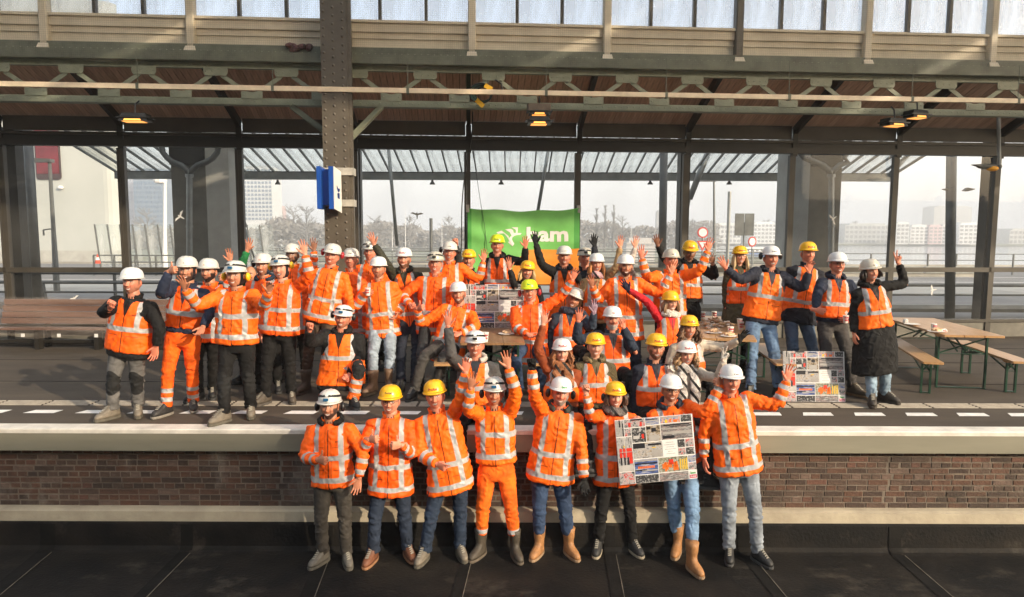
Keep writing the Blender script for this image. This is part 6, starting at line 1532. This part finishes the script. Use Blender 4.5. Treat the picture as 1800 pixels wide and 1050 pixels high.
# ---------------- seated on the platform edge
person('man in dark padded vest and grey sleeves sitting on the edge, black lamp on helmet', 836, 581, D=7.42, mode='edge', seatz=0, hem=710, top='v', under=(.075, .072, .072), collar=(.02, .025, .035), hat='W', lamp=2, glasses='w', skin='r', hood=(.50, .47, .42), legs=DARK, shoe=BKS, girth=1.1,
       A=((787, 560), 'open', (793, 630)), B_=('down',), gl=None)
person('red haired woman in white helmet and rust scarf with her rust sleeve raised', 988, 595, D=7.45, mode='edge', seatz=0, g='f', hem=705, top='v', under=(.26, .055, .015), hat='W', hl=PRW, skin='w', mouth=1, hair=True, hairc=(.28, .11, .04), hairlen=.20, curl=.6, scarf=((.30, .12, .05), .22, 1), legs=DARK, shoe=BKS, girth=1.1,
       A=((957, 557), 'open', (945, 615)), B_=('down',))
person('woman in yellow helmet with a shaggy olive fur collar under her vest', 1047, 585, D=7.5, mode='edge', seatz=0, g='f', hem=705, top='v', under=(.11, .085, .04), fur=1, hood=(.17, .13, .065), hat='y', hl=PRW, skin='w', mouth=1, hairc=(.12, .06, .03), legs=DARK, shoe=BKS, girth=1.15,
       A=('down', .05), B_=('down', .05))
person('bearded man in yellow helmet with open mouth sitting right of the fur collar', 1154, 586, D=7.5, mode='edge', seatz=0, hem=712, top='v', under=(.015, .018, .03), hat='y', hl=PRW, glasses='w', skin='p', beard=.85, bcol=(.13, .065, .035), mouth=2, legs=DARK, shoe=BKS, roll=3,
       A=('down', .03), B_=('down', .05))
person('curly haired woman in white helmet and pale checked shawl showing two V signs', 1207, 599, D=7.42, mode='edge', seatz=0, g='f', hem=720, top='c', under=(.50, .44, .36), hat='W', hl=PRW, skin='w', mouth=2, hair=True, hairc=(.36, .22, .11), hairlen=.20, curl=1, scarf=((.52, .49, .46), .40, 1), legs=(.04, .04, .04), shoe=BKS,
       ankles=[(1.95, 6.91, -.44), (2.04, 6.91, -.50)], A=((1179, 645), 'vee', (1172, 700)), B_=((1275, 622), 'vee', (1262, 668)), gl=((.60, .56, .50), (.60, .56, .50)))
person('curly haired woman in yellow helmet and cream coat stretching a black glove to the right', 1212, 554, D=8.05, mode='sit', seatz=.28, g='f', hem=660, top='v', under=(.56, .48, .38), hat='y', hl=PRW, skin='p', mouth=2, hair=True, hairc=(.16, .085, .045), hairlen=.22, curl=1, legs=DARK, shoe=BKS, girth=1.1,
       A=('down',), B_=((1308, 588), 'open', (1274, 612)), gl=(None, (.02, .018, .016)))
person('white bearded man in dark navy coat raising a fist and an open hand', 1077, 538, D=8.3, mode='sit', seatz=.30, hem=660, top='v', under=(.02, .03, .05), collar=(.10, .10, .10), hat='W', hl=[('bam', m_inkr, .02, .085)], skin='r', beard=.9, bcol=(.45, .43, .40), mouth=1, legs=DARK, shoe=BKS, girth=1.08,
       A=((1018, 553), 'open', (1013, 600)), B_=((1093, 564), 'fist', (1117, 620)))
person('woman in red coat with white fluffy cowl stretching a navy glove up left', 1179, 511, D=8.7, mode='sit', seatz=.55, g='f', hem=640, top='v', under=(.50, .012, .02), hat='y', glasses='w', skin='w', mouth=1, hair=True, hairc=(.28, .17, .09), hairlen=.16, scarf=((.75, .70, .62),), legs=DARK, shoe=BKS, yaw=12,
       A=((1098, 501), 'open', (1138, 530)), B_=('down',), gl=((.02, .02, .045), None))
person('man in white helmet leaning in the shade behind the neon helmet, patterned glove raised', 1008, 505, D=9.05, mode='sit', seatz=.45, hem=620, top='v', under=(.03, .045, .07), hat='w', skin='t', mouth=1, roll=22, legs=DARK, shoe=BKS, scarf=((.04, .05, .08),),
       A=('down',), B_=((1045, 538), 'open', (1040, 580)), gl=(None, (.32, .22, .28)))
# ---------------- kneeling and at the brown table
person('man kneeling on one knee in vest over black hoodie with fist raised', 602, 536, D=8.25, mode='kneel', seatz=.28, hem=676, top='v', under=(.0085, .008, .0078), hood=(.0085, .008, .0078), hat='W', lamp=1, muff=('k', 1), skin='r', beard=.35, bcol=(.25, .12, .06), mouth=1, roll=7, girth=1.32, legs=(.95, .15, .01), kneepad=True, legst=(.12, .22), shoe=BKS, bands=[.30],
       knees=[(-2.25, 8.05, .07), (-1.80, 7.98, .50)], ankles=[(-2.35, 8.55, .12), (-1.88, 7.93, .09)], A=((545, 570), 'fist', (543, 606)), B_=((608, 668), 'fist', (633, 630), (.3, 1)))
person('man with short dark beard seated at the brown table giving a thumbs up', 806, 495, D=8.95, mode='sit', seatz=.50, hem=640, hip=790, hat='W', hl=[('x', m_ink, .02, .085)], skin='r', beard=.7, bcol=(.10, .06, .04), mouth=1, roll=-5, legs=(.06, .055, .05), shoe=BKS, girth=1.05,
       knees=[(-1.10, 8.4, .52), (-.86, 8.45, .52)], ankles=[(-1.22, 8.35, .09), (-.95, 8.45, .09)], A=((741, 541), 'thumb', (738, 572)), B_=((800, 590), 'relax', (838, 575)))
person('man in neon yellow helmet and glasses seated right of the brown table, arm up', 931, 491, D=8.9, mode='sit', seatz=.50, hem=640, hat='Y', hl=[('bam', m_inkg, .03, .10)], glasses='w', skin='r', mouth=2, roll=-4, legs=JEAN, shoe=BKS, girth=1.12, muff=('r', 0),
       A=((935, 592), 'relax', (905, 575)), B_=((1010, 482), 'open', (988, 520)), knees=[(.05, 8.35, .55), (.36, 8.4, .52)])
# ---------------- standing left group
person('stocky man at far left, vest over black fleece, grey trousers with black knee pads', 231, 470, feet=[(196, 738), (241, 732)], hem=617, top='v', under=(.0085, .008, .0078), hat='W', hl=[('b', m_inko, .014, .085)], skin='r', mouth=1, beard=.2, legs=(.13, .125, .12), kneepad=True, shoe=DUS, girth=1.13, bands=[.33],
       A=((197, 531), 'fist', (180, 552)), B_=((272, 622), 'relax', (281, 575), (.3, .3)))
person('man in orange trousers and navy jacket, dark beanie under his helmet, thumb up', 328, 450, feet=[(291, 732), (338, 722)], hem=575, top='v', under=(.02, .028, .055), beanie=(.015, .015, .02), hat='w', hl=[('o', m_ink, .018, .085)], skin='t', beard=.8, bcol=(.05, .03, .025), mouth=1, legs=(.95, .13, .008), legst=(.10, .20), shoe=('shoe', (.03, .028, .027), (.22, .20, .17)), yaw=10, bands=[.30],
       A=((305, 475), 'thumb', (281, 520)), B_=((352, 585), 'relax', (372, 545), (.2, 1)))
person('black bearded man with thumb up between the beanie man and the yellow ear defenders', 366, 454, feet=[(348, 706), (372, 700)], hem=600, hat='w', hl=[('z', m_inko, .022, .085)], skin='t', beard=1, bcol=(.0085, .008, .0078), hairc=(.015, .012, .01), mouth=0, legs=DARK, shoe=BKS, A=('down',), B_=((389, 488), 'thumb', (396, 530)))
person('man with yellow ear defenders and helmet lamp spreading both open hands', 413, 458, feet=[(393, 745), (440, 733)], hem=604, hat='w', lamp=1, muff=('y', 0), beanie=(.0085, .008, .0078), skin='t', mouth=1, legs=(.0085, .008, .0078), kneepad=True, shoe=DUS, girth=1.1,
       A=((321, 497), 'open', (348, 540)), B_=((475, 502), 'relax', (463, 540)))
person('man hidden behind the yellow ear defenders whose orange cuffed hand is raised', 405, 470, D=9.1, hem=600, hat='w', skin='t', legs=DARK, shoe=BKS, A=('down',), B_=((404, 449), 'open', (408, 500), (.2, .2)))
person('man with orange triangle on his helmet and navy hood, green sleeve raised', 462, 445, D=8.7, hem=592, top='j', beanie=(.02, .04, .07), hat='w', hl=[('▲', m_inko, .03, .105), ('VGS', m_inkr, .016, .075)], muff=('k', 1), skin='t', beard=.3, mouth=1, hood=(.02, .035, .06), legs=DARK, shoe=BKS, A=('down',), B_=('down',))
person('person in a green pullover with open hand raised beside the dark window post', 440, 462, D=9.25, hem=600, top='c', under=(.015, .16, .05), hat=None, skin='t', legs=DARK, shoe=BKS, hairc=(.05, .04, .03), A=((437, 430), 'open', (418, 478)), B_=('down',))
person('man with round yellow ear defender and blue lamp raising his orange sleeve high', 493, 448, feet=[(466, 712), (511, 708)], hem=588, hat='w', lamp=1, muff=('y', 1), beanie=(.02, .02, .025), skin='w', mouth=2, roll=-4, legs=(.0085, .008, .0078), shoe=('shoe', (.10, .08, .06), (.08, .07, .06)), girth=1.08,
       A=('down',), B_=((534, 435), 'open', (545, 487)))
person('dark bearded man in white helmet behind the raised orange sleeve', 513, 428, D=9.5, hem=585, hat='w', hl=[('n', m_ink, .02, .085)], skin='d', beard=.8, bcol=(.0085, .008, .0078), hairc=(.02, .015, .012), mouth=0, legs=DARK, shoe=BKS, A=('down',), B_=((552, 430), 'open', (550, 480)))
person('tall man with dark red ear defenders tilting his head left of the riveted column', 583, 428, feet=[(537, 692), (575, 695)], D=8.95, hem=565, hip=565, hat='w', hl=BAMH, muff=('r', 1), skin='r', mouth=1, roll=10, legs=(.07, .045, .03), shoe=('boot', (.09, .06, .04), (.07, .05, .04)), girth=1.1, A=('down', .03), B_=((607, 578), 'relax', (617, 540), (.3, .3)), hairc=(.3, .2, .1))
person('older man with squinting eyes in front of the riveted column', 617, 436, D=9.6, hem=590, hat='w', hl=BAMH, skin='r', mouth=0, legs=DARK, shoe=BKS, A=('down',), B_=('down',), girth=1.08, hairc=(.4, .36, .32))
person('man in glasses almost hidden behind the raised olive sleeve', 650, 424, D=10.2, hem=590, hat='w', lamp=2, glasses='w', skin='r', mouth=0, legs=DARK, shoe=BKS, A=('down',), B_=('down',))
person('young man in plain white helmet holding a paper cup, light jeans and tan boots', 665, 451, feet=[(655, 694), (683, 690)], D=9.05, hem=592, hat='W', skin='t', mouth=0, beard=.3, legs=WASH, shoe=BRB, hood=None, girth=1.06, hairc=(.04, .03, .02),
       A=((648, 515), 'grip', (622, 545)), B_=('pocket',), extra=lambda d: cup(Vector(d['Hc'][0])+Vector((.0, -.055, -.03)), 'printed paper cup held by the young man with tan boots'))
person('bearded man in vest over olive hooded jacket with his olive sleeve raised', 710, 435, feet=[(704, 690), (728, 688)], D=9.45, hem=575, top='v', under=(.035, .035, .022), hood=(.03, .03, .02), hat='W', hl=PRW, skin='p', beard=.75, bcol=(.12, .07, .04), mouth=1, legs=(.015, .018, .028), shoe=BKS, A=((654, 420), 'open', (678, 462)), B_=('down',))
person('man with goggles on his cream helmet and hands held at his belly', 765, 442, feet=[(735, 692), (775, 690)], D=9.2, hem=588, hat='c', lamp=3, glasses='w', skin='r', mouth=1, legs=(.035, .037, .04), shoe=BKS, girth=1.1, A=((726, 540), 'fist', (706, 520)), B_=('down',))
person('man in thin glasses behind the goggles man, orange sleeve waving to the right', 790, 424, D=9.9, hem=590, hat='w', hl=BAMH, muff=('k', 1), glasses='w', skin='r', mouth=2, roll=3, legs=DARK, shoe=BKS, A=('down',), B_=((851, 449), 'open', (842, 495)))
person('man in yellow helmet peeking at the left edge of the green banner', 824, 438, D=10.3, hem=590, top='v', under=(.02, .02, .02), hat='y', hl=PRW, skin='p', mouth=1, legs=DARK, shoe=BKS, A=((800, 422), 'fist', (808, 470)), B_=('down',), hairc=(.08, .05, .03))
person('tallest man in bright yellow helmet in front of the bird logo', 874, 412, D=10.3, hem=590, top='v', under=(.0085, .008, .0078), hood=(.0085, .008, .0078), hat='Y', hl=[('ProRail', m_ink, .026, .085)], glasses='w', skin='r', mouth=1, legs=DARK, shoe=BKS, A=('down',), B_=((924, 425), 'open', (922, 462)), bands=[.36])
person('blonde woman in yellow helmet behind the neon helmet raising a bare hand', 927, 458, D=9.6, g='f', hem=590, top='v', under=(.0085, .008, .0078), hood=(.02, .018, .018), hat='y', hl=PRW, skin='p', mouth=2, hair=True, hairc=(.55, .38, .18), hairlen=.17, legs=DARK, shoe=BKS, A=((894, 462), 'open', (905, 505)), B_=('down',), roll=6)
person('man in front of the banner raising a black gloved hand before the lettering', 992, 432, D=9.9, hem=590, top='v', under=(.0085, .008, .0078), hood=(.014, .016, .025), hat='w', hl=BAMH, skin='r', mouth=1, legs=DARK, shoe=BKS, A=((940, 418), 'open', (953, 468)), B_=('down',), gl=((.010, .010, .011), None), bands=[.36])
person('half hidden man raising a black glove right of the banner', 1028, 435, D=10.4, hem=590, top='c', under=(.02, .022, .03), hat='c', lamp=3, skin='r', mouth=0, legs=DARK, shoe=BKS, A=('down',), B_=((1045, 422), 'open', (1046, 470)), gl=(None, (.010, .010, .011)))
person('red haired woman in white helmet with pink scarf and raised tan sleeve', 1049, 445, D=9.5, g='f', hem=560, top='v', under=(.33, .22, .11), hat='W', lamp=0, skin='p', mouth=2, hair=True, hairc=(.45, .18, .05), hairlen=.24, scarf=((.62, .38, .40), 0, 1), legs=(.0085, .008, .0078), shoe=BKS, A=((1021, 505), 'open', (1012, 545)), B_=((1091, 424), 'open', (1084, 470)))
person('woman in cream fleece with pink cuff hidden behind the broad bearded man', 1100, 452, D=9.9, g='f', hem=590, top='c', under=(.55, .48, .42), hat=None, skin='w', hairc=(.12, .06, .03), legs=DARK, shoe=BKS, A=('down',), B_=((1118, 424), 'open', (1106, 472)))
person('broad man with trimmed black beard in the centre right, both orange arms spread', 1100, 447, D=8.95, hem=597, hat='W', skin='t', beard=.85, bcol=(.02, .014, .012), hairc=(.02, .015, .01), mouth=1, legs=(.02, .025, .04), shoe=BKS, girth=1.12, feet=[(1085, 692), (1120, 690)], A=((1039, 494), 'open', (1052, 530)), B_=((1183, 470), 'open', (1160, 520)))
person('man in white helmet with both arms high whose face is behind a raised hand', 1180, 437, D=9.35, hem=560, hat='c', hl=[('bam', m_ink, .02, .085)], skin='r', mouth=0, legs=DARK, shoe=BKS, girth=1.1, A=((1127, 443), 'open', (1137, 490)), B_=((1247, 430), 'open', (1230, 478)))
person('dark skinned man in yellow helmet and black jacket behind the highest orange arm', 1213, 423, D=10.2, hem=525, top='v', under=(.0085, .008, .0078), hood=(.0085, .008, .0078), hat='y', hl=PRW, skin='d', hairc=(.02, .015, .01), mouth=0, legs=(.0085, .008, .0078), shoe=BKS, pitch=10, A=((1154, 422), 'open', (1168, 455)), B_=((1252, 455), 'open', (1258, 490)))
person('blonde woman in yellow helmet and long olive coat behind the snack table', 1301, 432, D=9.9, g='f', hem=533, top='v', coat=.35, under=(.075, .065, .035), hood=(.07, .06, .035), hat='y', hl=PRW, glasses='w', skin='w', mouth=1, hair=True, hairc=(.52, .38, .20), hairlen=.28, legs=DARK, shoe=BKS, A=('down', .03), B_=('down', .03), bands=[.30])
person('tall smiling man in vest over navy jacket spreading both hands, faded jeans', 1356, 432, feet=[(1320, 700), (1369, 697)], D=8.95, hem=560, top='v', under=(.022, .025, .04), hood=(.022, .022, .03), hat='W', hl=[('KAMPER', m_ink, .018, .085)], muff=('k', 1), skin='r', mouth=2, legs=(.12, .19, .30), shoe=BKS, girth=1.12, bands=[.33], A=((1270, 462), 'open', (1302, 494)), B_=((1424, 467), 'relax', (1412, 510)))
person('man in yellow helmet and long black coat with open vest, face behind a hand', 1421, 425, feet=[(1398, 690), (1440, 688)], D=9.4, hem=555, top='v', coat=.10, under=(.014, .015, .022), hat='y', hl=PRW, skin='r', mouth=0, legs=(.06, .09, .14), shoe=BKS, girth=1.1, A=('down', .02), B_=('down', .02))
person('man in black framed glasses holding a cup in front of the yellow helmet man', 1473, 443, feet=[(1455, 700), (1500, 696)], D=8.9, hem=558, top='v', under=(.016, .022, .042), hood=(.016, .02, .035), hat='W', glasses='k', skin='r', mouth=1, legs=(.055, .050, .048), shoe=('shoe', (.09, .065, .04), (.22, .14, .07)), hairc=(.25, .13, .06), bands=[.34], A=((1446, 548), 'thumb', (1436, 520)), B_=((1484, 563), 'grip', (1515, 535)),
       extra=lambda d: cup(Vector(d['Hc'][1])+Vector((-.01, -.055, -.03)), 'printed paper cup held by the man in black framed glasses'))
person('dark haired woman in long black puffer coat making a V sign at the right', 1531, 455, feet=[(1534, 714), (1556, 708)], g='f', hem=575, top='v', coat=.56, under=(.0085, .008, .0078), hood=(.0085, .008, .0078), hat='c', hl=[('bam', m_ink, .018, .085)], skin='p', mouth=2, roll=-8, hair=True, hairc=(.02, .014, .012), hairlen=.12, legs=(.26, .36, .46), shoe=('shoe', (.05, .04, .03), (.06, .05, .04)), girth=1.12, bands=[.32],
       A=('down', .02), B_=((1578, 452), 'vee', (1592, 500)))
# held collage
pA = at(1090, 853, 6.66); pB = at(1226, 841, 6.66); rzr = math.atan2(pB.z-pA.z, pB.x-pA.x)
board('collage board held up in the front row by the woman in the grey scarf', (pB-pA).length, .655, pA, (R(-3), -rzr, 0))
bpy.data.scenes.remove(TMP)
